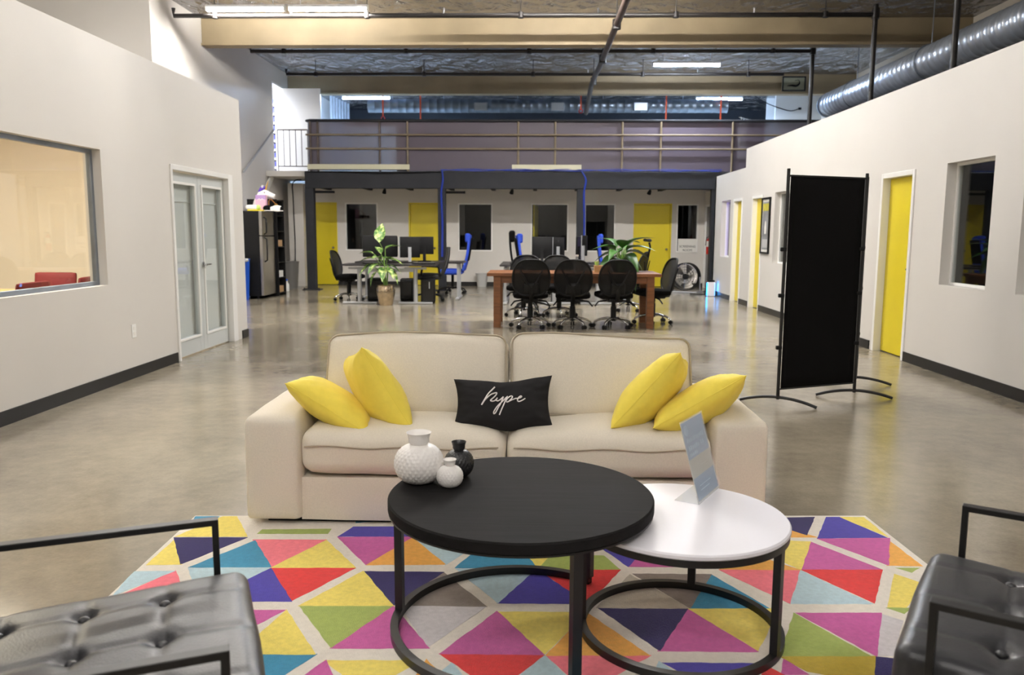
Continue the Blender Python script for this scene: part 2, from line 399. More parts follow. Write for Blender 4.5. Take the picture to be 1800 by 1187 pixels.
# back rooms under the mezzanine
BW = [(-4.6, -3.8), (-1.83, -0.99), (-0.05, 0.86), (1.25, 2.0), (3.48, 4.0)]
BD = [(-5.68, -4.8), (-3.04, -2.3), (2.44, 3.36)]
wall_y('wall_back', YB, YB+T, XW, 4.3, 0, 2.4, [(a, b, 0.85, 2.01) for a, b in BW]+[(a, b, 0, 2.02) for a, b in BD])
wall_x('wall_back_right', 4.15, 4.3, 17.52, YB, 0, 2.3, [(18.95, 19.66, 0, 1.99)])
struct(box(XR, 4.3, 17.42, 17.52, 0, HR2).build('wall_right_end', 'wall_paint'))
struct(box(XW, 4.3, 22.0, 22.1, 0, 2.3).build('wall_back_rooms', 'room_shade'))
for x in (-4.72, -2.2, -0.5, 1.05, 2.2, 3.42):
    struct(box(x, x+0.06, YB+T, 22.0, 0, 2.3).build('wall_back_partition', 'room_shade'))
struct(box(4.3, 4.9, 17.6, 22.0, 0, 2.3).build('wall_store_room', 'room_shade'))
# white pilaster beside the stair
struct(box(onY(508, 400, 19.3).x, onY(534, 400, 19.3).x, 19.3, YB, 0, 2.45).build('wall_pilaster', 'wall_paint'))
# baseboards
def bb_x(name, x, s, y0, y1, m='base_black', h=0.1): return struct(box(min(x, x+s*0.012), max(x, x+s*0.012), y0, y1, 0.0, h).build(name, m))
bb_x('baseboard_left', XL, 1, -3.0, 7.92); bb_x('baseboard_left', XL, 1, 9.74, YLE)
struct(box(XL-T, XL+0.012, YLE, YLE+0.012, 0, 0.1).build('baseboard_left_end', 'base_black'))
for a, b in ((-3.0, 8.41), (9.27, 13.87), (14.6, 15.2), (15.93, 17.52)): bb_x('baseboard_right', XR, -1, a, b)
xs = [XW]+[v for d in BD for v in d]+[4.15]
for a, b in zip(xs[::2], xs[1::2]): struct(box(a, b, YB-0.012, YB, 0, 0.1).build('baseboard_back', 'base_black'))

# windows -----------------------------------------------------------------
def win_x(n, x, s, y0, y1, z0, z1, frame='trim_white', fr=0.03, depth=0.1, pane='window_glass'):
    r = root('window_%d' % n, (x, (y0+y1)/2, z0)); ym = (y0+y1)/2; hw = (y1-y0)/2; h = z1-z0
    xa = s*depth; xb = s*(depth-0.04)
    def part(nm, a, b, c, d): box(min(xa, xb), max(xa, xb), a, b, c, d).build(nm, frame, r, bevel=0.003)
    part('frame_side', -hw, -hw+fr, 0, h); part('frame_side', hw-fr, hw, 0, h); part('frame_rail', -hw+fr, hw-fr, 0, fr); part('frame_rail', -hw+fr, hw-fr, h-fr, h)
    xm = s*(depth-0.02)
    box(xm-0.004, xm+0.004, -hw+fr, hw-fr, fr, h-fr).build('pane', pane, r)
    return r
def win_y(n, y, x0, x1, z0, z1, frame='trim_white', fr=0.03, depth=0.06):
    r = root('window_%d' % n, ((x0+x1)/2, y, z0)); hw = (x1-x0)/2; h = z1-z0
    def part(nm, a, b, c, d): box(a, b, -0.012, depth, c, d).build(nm, frame, r, bevel=0.003)
    part('frame_side', -hw, -hw+fr, 0, h); part('frame_side', hw-fr, hw, 0, h); part('frame_rail', -hw+fr, hw-fr, 0, fr); part('frame_rail', -hw+fr, hw-fr, h-fr, h)
    box(-hw+fr, hw-fr, 0.02, 0.028, fr, h-fr).build('pane', 'window_glass', r)
    return r
win_x(1, XL, -1, *LW, frame='galv_dull', fr=0.035, depth=0.11)
for i, q in enumerate(RW): win_x(2+i, XR, 1, *q, frame='trim_white', fr=0.025, depth=0.13)
for i, (a, b) in enumerate(BW): win_y(6+i, YB, a, b, 0.85, 2.01)
# doors -------------------------------------------------------------------
def lever(par, x, y, z, d):      # d: unit vector out of the door face, handle bar along t
    mb = MB(); mb.tube([(x, y, z), (x+d[0]*0.05, y+d[1]*0.05, z)], 0.012, 8)
    t = (d[1], d[0]); mb.tube([(x+d[0]*0.05, y+d[1]*0.05, z), (x+d[0]*0.05+t[0]*0.1, y+d[1]*0.05+t[1]*0.1, z)], 0.009, 8)
    mb.tube([(x, y, z), (x+d[0]*0.012, y+d[1]*0.012, z)], 0.03, 12)
    return mb.build('handle', 'chrome', par, smooth=40)
def door_x(n, x, s, y0, y1, z1, m, rec=0.07, hy=None, open_=0):
    r = root('door_%d' % n, (x, (y0+y1)/2, 0)); hw = (y1-y0)/2; c = 0.05
    for a, b in ((-hw, -hw+c), (hw-c, hw)): box(min(0, s*0.14)-0.012*(s > 0), max(0, s*0.14)+0.012*(s < 0), a, b, 0, z1).build('jamb', 'trim_white', r, bevel=0.003)
    box(min(0, s*0.14)-0.012*(s > 0), max(0, s*0.14)+0.012*(s < 0), -hw+c, hw-c, z1-c, z1).build('head', 'trim_white', r, bevel=0.003)
    xa, xb = s*rec, s*(rec+0.045)
    lf = box(min(xa, xb), max(xa, xb), -hw+c+0.004, hw-c-0.004, 0.012, z1-c-0.004).build('leaf', m, r, bevel=0.002)
    lever(lf, xa, (-hw+c+0.07) if hy is None else hy, 0.95, (-s, 0))
    return r
def door_y(n, y, x0, x1, z1, m, rec=0.03, hx=1):
    r = root('door_%d' % n, ((x0+x1)/2, y, 0)); hw = (x1-x0)/2; c = 0.035
    for a, b in ((-hw, -hw+c), (hw-c, hw)): box(a, b, -0.012, 0.14, 0, z1).build('jamb', m, r, bevel=0.003)
    box(-hw+c, hw-c, -0.012, 0.14, z1-c, z1).build('head', m, r, bevel=0.003)
    lf = box(-hw+c+0.003, hw-c-0.003, rec, rec+0.045, 0.012, z1-c-0.004).build('leaf', m, r, bevel=0.002)
    mb = MB(); mb.tube([(hx*(hw-0.11), rec, 0.92), (hx*(hw-0.11), rec-0.035, 0.92)], 0.01, 8); mb.lathe([(0.0, -0.03), (0.02, -0.026), (0.03, -0.008), (0.03, 0.006), (0.018, 0.02), (0.0, 0.024)], 14, (hx*(hw-0.11), rec-0.05, 0.92), rotm((PI/2, 0, 0)))
    mb.build('knob', 'chrome', lf, smooth=40)
    return r
for i, q in enumerate(RD): door_x(2+i, XR, 1, q[0], q[1], q[3], 'yellow_door')
for i, q in enumerate(BD): door_y(5+i, YB, q[0], q[1], 2.02, 'yellow_door', hx=(1, 1, 1)[i])
door_x(8, 4.15, 1, 18.95, 19.66, 1.99, 'steel_grey_door', rec=0.03)
# glazed double door of the left office
r = root('door_1', (XL, 8.765, 0))
for a, b in ((-0.815, -0.775), (0.68, 0.815)): box(-0.15, 0.015, a, b, 0, 1.97).build('jamb', 'trim_white', r, bevel=0.003)
box(-0.15, 0.015, -0.775, 0.68, 1.92, 1.97).build('head', 'trim_white', r, bevel=0.003)
for k, (a, b) in enumerate(((-0.77, -0.05), (-0.045, 0.675))):
    mb = MB(); st = 0.095
    for (c, d, e, f) in ((a, a+st, 0.012, 1.91), (b-st, b, 0.012, 1.91), (a+st, b-st, 0.012, 0.2), (a+st, b-st, 1.79, 1.91)): mb.box(-0.095, -0.05, c, d, e, f)
    lf = mb.build('leaf', 'door_grey', r, bevel=0.003)
    mb = MB(); g = 0.025
    for (c, d, e, f) in ((a+st-g, a+st, 0.2-g, 1.79+g), (b-st, b-st+g, 0.2-g, 1.79+g), (a+st, b-st, 0.2-g, 0.2), (a+st, b-st, 1.79, 1.79+g)): mb.box(-0.05, -0.038, c, d, e, f)
    mb.build('glazing_bead', 'trim_white', lf, bevel=0.003)
    box(-0.074, -0.068, a+st, b-st, 0.2, 1.79).build('pane', 'window_glass', lf)
    box(-0.112, -0.108, a+0.03, b-0.012, 0.15, 1.84).build('roller_blind', 'trim_white', lf)
    MB().tube([(-0.1, a+0.03, 1.62), (-0.1, b-0.012, 1.62)], 0.007, 8).build('blind_rod', 'trim_white', lf, smooth=40)
    if k == 1: lever(lf, -0.05, a+0.05, 0.95, (1, 0))
# upstairs door swung open on the landing
r = root('door_9', (-6.0, 19.62, 2.66))
box(-0.2, 0.012, -0.87, -0.83, 0, 2.06).build('jamb', 'trim_white', r); box(-0.2, 0.012, -0.04, 0, 0, 2.06).build('jamb', 'trim_white', r)
box(-0.2, 0.012, -0.83, -0.04, 2.02, 2.06).build('head', 'trim_white', r)
o = box(0, 0.9, -0.045, 0, 0.02, 2.02).build('leaf', 'trim_white', r, bevel=0.002); o.location = (0.02, -0.05, 0)
# ---------------------------------------------------------------- roof beams, pipes, ducts
def beam(y, x0, x1, label):
    t = thing('roof_beam', label, 'beam', ((x0+x1)/2, y, HC), group='roof beams'); hw = (x1-x0)/2
    box(-hw, hw, -0.09, 0.09, -0.44, 0).build('web', 'beam_cream', t, bevel=0.01)
    box(-hw, hw, -0.13, 0.13, -0.47, -0.43).build('bottom_flange', 'beam_cream', t, bevel=0.004)
    return t
b1 = beam(14.98, XW, XE, 'cream roof beam nearer the sofa, crossing just under the foil ceiling')
beam(20.1, XW, XE, 'cream roof beam farther away, crossing above the mezzanine')
beam(7.05, -9.0, XE, 'unseen cream roof beam added to cast a shadow edge on the left wall')  # unseen beam, placed so its shadow edge falls on the left office wall
def sprinkler(y, z, x0, x1, zdrop, label):
    t = thing('sprinkler_pipe', label, 'pipe', (x0, y, z), group='black sprinkler pipes'); l = x1-x0
    MB().tube([(0, 0, 0.12), (0, 0, 0), (l, 0, 0)], 0.035, 8).build('pipe', 'pipe_black', t, smooth=50)
    if zdrop is not None:
        MB().tube([(l, 0, 0.15), (l, 0, zdrop-z)], 0.042, 8).build('drop_pipe', 'pipe_black', t, smooth=50)
        MB().tube([(l, 0, -0.07), (l, 0, 0.09)], 0.06, 10).build('tee_fitting', 'pipe_black', t, smooth=50)
    for q in (0.06, 0.28, 0.5, 0.72, 0.93):
        MB().tube([(l*q, 0, 0), (l*q, 0, HC-z)], 0.008, 6).tube([(l*q, 0, -0.045), (l*q, 0, 0.045)], 0.05, 8).build('hanger', 'pipe_black', t, smooth=50)
    for q in (0.17, 0.39, 0.61, 0.83):
        MB().tube([(l*q, 0, 0), (l*q, 0, 0.1)], 0.018, 6).lathe([(0.0, 0.09), (0.04, 0.1), (0.04, 0.105), (0, 0.115)], 8, (l*q, 0, 0)).build('sprinkler_head', 'chrome', t, smooth=40)
    return t
sprinkler(13.54, 4.8, -5.9, 5.45, HR1-0.02, 'black sprinkler pipe before the front roof beam, with a drop pipe at right')
sprinkler(16.15, 4.8, -5.55, 5.35, 2.4, 'black sprinkler pipe between the roof beams, with a drop pipe at right')
sprinkler(18.45, 4.8, -5.55, 5.5, None, 'black sprinkler pipe right before the farther roof beam')
sprinkler(10.9, 4.8, -3.4, 5.42, HR1-0.02, 'black drop pipe nearest the camera, in front of the big duct')
t = thing('sprinkler_main', 'thick brown main pipe running lengthwise under the roof', 'pipe', (1.31, 8, 4.62))
MB().tube([(0, 0, 0.0), (0, 8.9, 0), (-0.03, 9.2, -0.03), (-0.03, 10.6, -0.03), (0.0, 12.75, -0.33)], 0.055, 10).build('pipe', 'pipe_brown', t, smooth=50)
for y in (5.4, 8.0, 10.3): MB().tube([(0, y, -0.075), (0, y, 0.075)], 0.07, 10).tube([(0, y, 0), (0, y, 0.48)], 0.01, 6).build('coupling', 'pipe_black', t, smooth=50)
# spiral duct on the right
def spiral_duct(t, p0, p1, rad, step, m, n=28):
    p0 = Vector(p0); p1 = Vector(p1); L_ = (p1-p0).length; d = (p1-p0).normalized(); k = int(L_/step); pts = []; rs = []
    for i in range(k):
        a = i*step
        for (q, rr) in ((0, 0), (0.86, 0), (0.9, 0.006), (0.96, 0.006)): pts.append(p0+d*(a+q*step)); rs.append(rad+rr)
    MB().tube(pts, rs, n).build('duct_tube', m, t, smooth=60)
t = thing('spiral_duct', 'big galvanised spiral air duct above the right office wall', 'duct', (6.4, 3.0, 4.08))
spiral_duct(t, (0, 0, 0), (0, 15.1, 0), 0.26, 0.17, 'galv')
MB().lathe([(0.262, 0), (0.262, 0.03), (0.15, 0.06), (0, 0.07)], 28, (0, 15.08, 0), rotm((-PI/2, 0, 0))).build('end_cap', 'galv_dull', t, smooth=40)
for y in (3, 7.2, 10.6, 13.6): MB().tube(arc((0, y, 0), 0.275, 0, 2*PI, 24, 'y')[:-1], 0.012, 6, closed=True).tube([(0, y, 0.27), (0, y, HC-4.08)], 0.008, 6).build('duct_strap', 'galv_dull', t, smooth=50)
t = thing('conduit', 'pale conduit running along the wall under the big duct', 'conduit', (6.2, 6, 3.62))
MB().tube([(0, 0, 0), (0, 11.5, 0)], 0.03, 8).build('pipe', 'silver_paint', t, smooth=50)
for y in (2.0, 5.5, 9.0): box(-0.05, 0.05, y-0.02, y+0.02, -0.03, 0.04).box(-0.01, 0.01, y-0.01, y+0.01, -0.6, 0).build('bracket', 'galv_dull', t)
# duct at the back of the mezzanine with vents
t = thing('mezzanine_duct', 'long spiral duct with square vents at the back of the mezzanine', 'duct', (0, 21.2, 4.53))
spiral_duct(t, (onY(648, 200, 21.2).x, 0, 0), (onY(1290, 200, 21.2).x, 0, 0), 0.17, 0.2, mat('galv_old', rgb(120, 130, 142), 0.35, metal=0.85, var=0.2, scale=4), 20)
for px in (845, 980, 1126):
    x = onY(px, 200, 20.95).x
    v = box(x-0.17, x+0.17, -0.28, -0.12, -0.15, 0.05).build('vent', 'galv_dull', t, bevel=0.006)
    for k in range(5): box(x-0.145, x+0.145, -0.29, -0.28, -0.135+k*0.036, -0.118+k*0.036).build('vent_slat', 'silver_paint', v)
for px in (690, 780, 910, 1060, 1200, 1280):
    x = onY(px, 190, 21.2).x; MB().tube([(x, 0, 0.16), (x, 0, HC-4.53)], 0.008, 6).build('duct_hanger', 'galv_dull', t)
for px, z0 in ((673, 4.12), (739, 3.8), (1021, 4.3), (1171, 3.8), (1267, 3.9)):
    p = onY(px, 190, 20.75); k = {673: 'leftmost', 739: 'second from left', 1021: 'middle', 1171: 'second from right', 1267: 'rightmost'}[px]
    t = thing('hanging_strap', 'orange strap hanging from the roof over the mezzanine, %s one' % k, 'strap', (p.x, 20.75, z0), group='orange hanging straps')
    box(-0.018, 0.018, -0.004, 0.004, 0.08, HC-z0).build('webbing', 'orange_strap', t)
    MB().tube(arc((0, 0, 0.04), 0.045, 0, 2*PI, 12, 'y')[:-1], 0.012, 6, closed=True).build('buckle', 'red_paint', t, smooth=50)
# ---------------------------------------------------------------- tube lights
def fixture(x, y, z, L_, col, k, label, i):
    nm = label
    t = thing('tube_light', nm, 'light', (x, y, z), group='tube lights')
    h = L_/2
    mb = MB(); mb.prism([(-0.06, 0.03), (0.06, 0.03), (0.035, 0.075), (-0.035, 0.075)], -h, h, Matrix(((0, 0, 1), (1, 0, 0), (0, 1, 0)))); mb.build('housing', 'trim_white', t)
    tm = mat('tube_glow_%d' % i, col, 0.4, emit=LAMP_W*k/(PI*4*PI*0.017*(L_-0.04)))      # the bare tubes give the light
    for dy in (-0.03, 0.03): MB().tube([(-h+0.02, dy, 0.005), (h-0.02, dy, 0.005)], 0.017, 10).build('tube', tm, t, smooth=50)
    for sx in (-h+0.01, h-0.01): box(sx-0.01, sx+0.01, -0.055, 0.055, -0.02, 0.035).build('end_holder', 'trim_white', t)
    for sx in (-h*0.7, h*0.7): MB().tube([(sx, 0, 0.07), (sx, 0, HC-z)], 0.004, 6).build('hanger_wire', 'galv_dull', t)
for i, f in enumerate(FIXTURES): fixture(*f, i)
# ---------------------------------------------------------------- mezzanine
t = thing('mezzanine', 'dark steel mezzanine with pipe railing across the back of the hall', 'mezzanine', (0, YM, 0))
Z0, Z1 = 2.27, 2.66
box(-5.08, 4.06, 0, 0.2, Z0, Z1-0.02).build('fascia_beam', 'steel_dark', t, bevel=0.008)
box(4.06, 7.7, 0, 0.2, 2.53, Z1-0.02).build('fascia_beam_end', 'steel_dark', t)
box(-5.08, 7.7, 0.2, YE-YM, 2.42, Z1).build('deck', 'wall_paint_warm', t)
for a in range(-5, 4): box(a+0.0, a+0.09, 0.2, YB-YM, 2.31, 2.42).build('joist', 'steel_dark', t)
for k, (a, b) in enumerate(((-5.09, -4.9), (-2.12, -1.95), (0.97, 1.14), (3.93, 4.06))):
    c = box(a, b, 0.02, 0.2, 0.012, Z0).build('column', 'steel_dark', t, bevel=0.006)
    box(a-0.1, b+0.1, -0.05, 0.27, 0, 0.015).build('base_plate', 'steel_dark', c)
    for dx in (a-0.07, b+0.07): MB().lathe([(0.018, 0.015), (0.018, 0.04), (0.01, 0.05)], 6, (dx, 0.02, 0)).build('bolt', 'pipe_black', c)
    s_ = 1 if k < 2 else -1
    MB().bar([((a+b)/2, 0.3, Z0-0.07), ((a+b)/2+0.5, 0.3, Z0-0.07)], 0.09, 0.05).build('knee_brace', 'steel_dark', c) if k in (0, 1) else None
for px in (545, 558, 667, 716, 911, 976, 1094, 1162, 1288):
    x = onY(px, 250, YM).x; MB().tube([(x, 0.03, Z1-0.02), (x, 0.03, 3.72)], 0.024, 8).build('railing_post', 'pipe_brown' if px < 700 else 'rail_tan', t, smooth=50)
for z, m in ((3.43, 'rail_tan'), (3.13, 'rail_tan')): MB().tube([(-5.03, 0.0, z), (5.95, 0.0, z)], 0.021, 8).build('railing_rail', m, t, smooth=50)
MB().tube([(-5.0, 0.6, 3.74), (-5.03, 0.1, 3.74), (-4.93, 0.03, 3.74), (7.6, 0.03, 3.74)], 0.03, 8).build('top_rail', 'steel_dark', t, smooth=50)
MB().box(-4.98, 7.6, 0.075, 0.08, Z1, 3.73).box(-5.0, -4.995, 0.08, 0.9, Z1, 3.73).build('net_panel', 'net_screen', t)
for a, b in ((541, 720), (900, 1022)):
    box(onY(a, 290, YM).x, onY(b, 290, YM).x, -0.03, 0.0, 2.68, 2.79).build('kick_board', 'crate_tan', t)
# landing beside the mezzanine with its own baluster rail
t = thing('landing', 'pale stair landing with thin baluster railing left of the mezzanine', 'landing', (-5.55, YM, 2.66))
box(-0.45, 0.47, 0.2, 2.0, -0.12, 0).build('landing_slab', 'wall_paint', t)
x0 = onY(487, 227, YM+0.2).x+5.55; x1 = 0.5
MB().bar([(x0, 0.22, 0.9), (x1, 0.22, 0.9)], 0.035, 0.025).build('handrail', 'pipe_brown', t); MB().bar([(x0, 0.22, 0.1), (x1, 0.22, 0.1)], 0.03, 0.02).build('bottom_rail', 'pipe_brown', t)
for k in range(6): xx = x0+(x1-x0)*k/5; MB().tube([(xx, 0.22, 0.0 if k in (0, 5) else 0.1), (xx, 0.22, 0.9)], 0.009, 6).build('baluster', 'pipe_brown', t)
t = thing('staircase', 'white stair stringer with handrail sloping down the left wall', 'stairs', (-5.98, 18.5, 0))
pa = onX(485, 300, -5.95); pb = onX(463, 350, -5.95); sl = (pa.z-pb.z)/(pa.y-pb.y)
M_ = Matrix(((0, 0, 1), (1, 0, 0), (0, 1, 0)))
def sy(y): return 2.66+sl*y
MB().prism([(0, sy(0)), (0, sy(0)-0.16), (-2.0, sy(-2.0)-0.16), (-2.0, sy(-2.0))], 0, 0.05, M_).build('stringer', 'trim_white', t)
ra = onX(481, 229, -5.92)-Vector((-5.98, 18.5, 0)); rb = onX(448, 275, -5.92)-Vector((-5.98, 18.5, 0))
MB().tube([ra, rb, (rb.x, rb.y-0.7, rb.z-0.7*(ra.z-rb.z)/(ra.y-rb.y))], 0.022, 8).build('handrail', 'silver_paint', t, smooth=50)
# lit store room behind the upstairs door, with a rack of boxes
for nm, a in (('wall_store_left', (-7.3, -7.2, 18.2, 21.2, 2.66, HC)), ('wall_store_back', (-7.2, -6.2, 21.1, 21.2, 2.66, HC)), ('wall_store_near', (-7.2, -6.2, 18.2, 18.3, 2.66, HC)), ('floor_store', (-7.3, -6.2, 18.2, 21.2, 2.5, 2.66))): struct(box(*a).build(nm, 'wall_paint'))
t = thing('storage_rack', 'rack of dark boxes seen through the upstairs doorway', 'rack', (-6.7, 20.7, 2.66))
for sx in (-0.42, 0.42): box(sx-0.02, sx+0.02, -0.2, 0.2, 0, 2.0).build('upright', 'trim_white', t)
for k in range(9):
    box(-0.4, 0.4, -0.2, 0.2, k*0.22, k*0.22+0.05).build('shelf', 'trim_white', t)
    for j in range(3): tag(box(-6.7-0.36+j*0.25, -6.7-0.14+j*0.25, 20.53, 20.85, 2.71+k*0.22+0.001, 2.71+k*0.22+0.13).build('storage_box', 'box_blue'), 'dark blue box on upstairs rack, %s place on level %s from the floor' % (('left', 'middle', 'right')[j], ('one', 'two', 'three', 'four', 'five', 'six', 'seven', 'eight', 'nine')[k]), 'box', 'boxes on the upstairs rack')
ld = bpy.data.lights.new('store_lamp', 'AREA'); ld.shape = 'RECTANGLE'; ld.size = 0.7; ld.size_y = 1.2; ld.energy = 90; ld.color = (0.78, 0.85, 1)
t = thing('ceiling_lamp', 'white ceiling lamp in the store room behind the upstairs door', 'light', (-6.7, 19.6, HC-0.03)); box(-0.36, 0.36, -0.61, 0.61, -0.03, 0.03).build('lamp_body', 'trim_white', t)
lo = bpy.data.objects.new('store_lamp', ld); COL.objects.link(lo); lo.parent = t; lo.location = (0, 0, -0.04)
# blue cable along the fascia and down two columns
t = thing('cable_bundle', 'bundle of blue network cables tied along the mezzanine edge and columns', 'cable', (0, YM-0.03, 2.66))
xa = onY(775, 300, YM).x; xb = onY(1268, 302, YM).x
for j in range(3):
    pts = [(xa+(xb-xa)*i/40, 0.0+0.01*math.sin(i*1.3+j), 0.0+0.012*j+0.012*math.sin(i*0.9+j*2)) for i in range(41)]
    MB().tube(pts, 0.008, 6).build('cable', 'blue_cable', t, smooth=60)
for xc, dx in ((xa+0.02, 0.0), (onY(1027, 350, YM).x, -0.08)):
    for j in range(2):
        pts = spline([(xc+dx+0.012*j, 0, 0.0), (xc+0.02+0.015*j, -0.01, -0.2), (xc-0.02+0.02*j, -0.01, -0.5), (xc+0.02*j, -0.01, -1.2), (xc-0.01+0.02*j, -0.01, -1.9)], 5)
        MB().tube(pts, 0.013, 6).build('cable', 'blue_cable', t, smooth=60)
MB().tube([(-5.0, 0, -0.03), (-4, 0.0, -0.045), (-3.4, 0, -0.06), (-2.6, 0, -0.05), (xa, 0, -0.03)], 0.012, 6).build('cable', 'black_plastic', t, smooth=60)
for px in (676, 900, 1142):
    p = onY(px, 338, 18.9); k = {676: 'left', 900: 'middle', 1142: 'right'}[px]
    t = thing('ceiling_spotlight', 'small black spotlight under the mezzanine, %s one of three' % k, 'spotlight', (p.x, 18.9, 2.42), group='spotlights under the mezzanine')
    MB().tube([(0, 0, 0), (0, 0, -0.14)], 0.012, 6).build('stem', 'black_plastic', t); MB().lathe([(0.02, 0.05), (0.035, 0.02), (0.05, -0.06), (0.0, -0.06)], 12, (0.0, 0, -0.16), rotm((0.5, 0.3, 0))).build('lamp_head', 'black_plastic', t, smooth=40)
# upstairs: stud wall, white room, clothes rack, picture panel on beam
for k in range(7):
    p = onY(582+k*5, 196, 23+k*0.25); tag(box(p.x-0.03, p.x+0.03, 23+k*0.25, 23.06+k*0.25, 2.66, HC).build('wall_stud', 'galv'), 'bare metal wall stud at the left end of the mezzanine, %s from the left' % ('first', 'second', 'third', 'fourth', 'fifth', 'sixth', 'last')[k], 'stud', 'bare metal wall studs')
xa = onY(1310, 200, 22.5).x
struct(box(onY(1348, 200, 23.5).x, 7.7, 23.5, 23.6, 2.66, HC).build('wall_mezzanine_room', 'wall_paint')); struct(box(onY(1363, 200, 22.3).x, 7.7, 22.3, 22.4, 2.66, HC).build('wall_mezzanine_front', 'wall_paint'))
tag(struct(box(-5.9, -4.2, 25.0, 25.1, 2.66, 4.5).build('wall_mezzanine_left', 'wall_paint')), 'pale wall panel at the left rear of the mezzanine', 'wall')
p0 = onY(1303, 206, 20.6); t = thing('clothes_rack', 'clothes rail with dark garments behind the right end of the railing', 'clothes rack', (p0.x, 20.6, 2.66))
L_ = onY(1345, 190, 21.6).x-p0.x
for q in (0, 1): MB().tube([(L_*q, 1.0*q, 0), (L_*q, 1.0*q, 1.52)], 0.014, 6).build('upright', 'chrome', t)
MB().tube([(-0.08, -0.1, 1.5), (L_+0.12, 1.14, 1.5)], 0.014, 6).build('hanging_rail', 'chrome', t)
for k in range(6):
    q = 0.1+0.14*k; c = Vector((L_*q, q, 0))
    g = thing('hanging_garment', ('dark blue' if k > 1 else 'white')+' garment on the mezzanine clothes rail, %s from the left' % ('first', 'second', 'third', 'fourth', 'fifth', 'last')[k], 'garment', (p0.x+c.x, 20.6+c.y, 2.66), 0.9, 'garments on the clothes rail')
    MB().prism([(-0.22, 0.5), (-0.24, 1.3), (-0.05, 1.44), (0.05, 1.44), (0.24, 1.3), (0.22, 0.5)], -0.03, 0.03, rotm((PI/2, 0, 0))).build('garment_body', mat('navy_cloth', rgb(28, 34, 52), 0.85) if k > 1 else 'paper_white', g, bevel=0.015)
    MB().tube(arc((0, 0, 1.5), 0.022, -0.6, 3.6, 8, 'y'), 0.004, 5).tube([(0, 0, 1.44), (0.0, 0, 1.48)], 0.004, 5).build('hanger_hook', 'chrome', g)
a = onY(1376, 134, 19.9); b = onY(1416, 160, 19.9)
t = thing('beam_panel', 'small pale framed panel with dark lizard shape on the farther roof beam', 'picture', ((a.x+b.x)/2, 19.95, b.z)); wv = (b.x-a.x); hv = a.z-b.z
box(-wv/2, wv/2, -0.03, 0, 0, hv).build('board', 'olive_panel', t)
for q in ((-wv/2, -wv/2+0.03, 0, hv), (wv/2-0.03, wv/2, 0, hv), (-wv/2, wv/2, 0, 0.03), (-wv/2, wv/2, hv-0.03, hv)): box(q[0], q[1], -0.045, -0.03, q[2], q[3]).build('frame_bar', 'steel_dark', t)
MB().tube(spline([(-0.16, -0.034, 0.12), (-0.05, -0.034, 0.13), (0.06, -0.034, 0.12), (0.13, -0.034, 0.18), (0.11, -0.034, 0.25), (0.02, -0.034, 0.24)], 5), [0.006+0.02*math.sin(PI*min(1, i/18)) for i in range(26)], 6).build('silhouette', 'black_plastic', t, smooth=60)
t = thing('wall_cable', 'thin black cable sagging to a plug on the upper white wall', 'cable', (0, 22.28, 0))
MB().tube(spline([onY(px, py, 22.28)-Vector((0, 22.28, 0)) for px, py in ((1325, 167), (1345, 180), (1370, 190), (1390, 195), (1405, 191))], 5), 0.012, 6).build('cable', 'black_plastic', t, smooth=60)
p = onY(1406, 191, 22.28)-Vector((0, 22.28, 0)); MB().rbox((p.x, 0, p.z), (0.08, 0.04, 0.06), 0.012).build('plug', 'black_plastic', t, smooth=50)
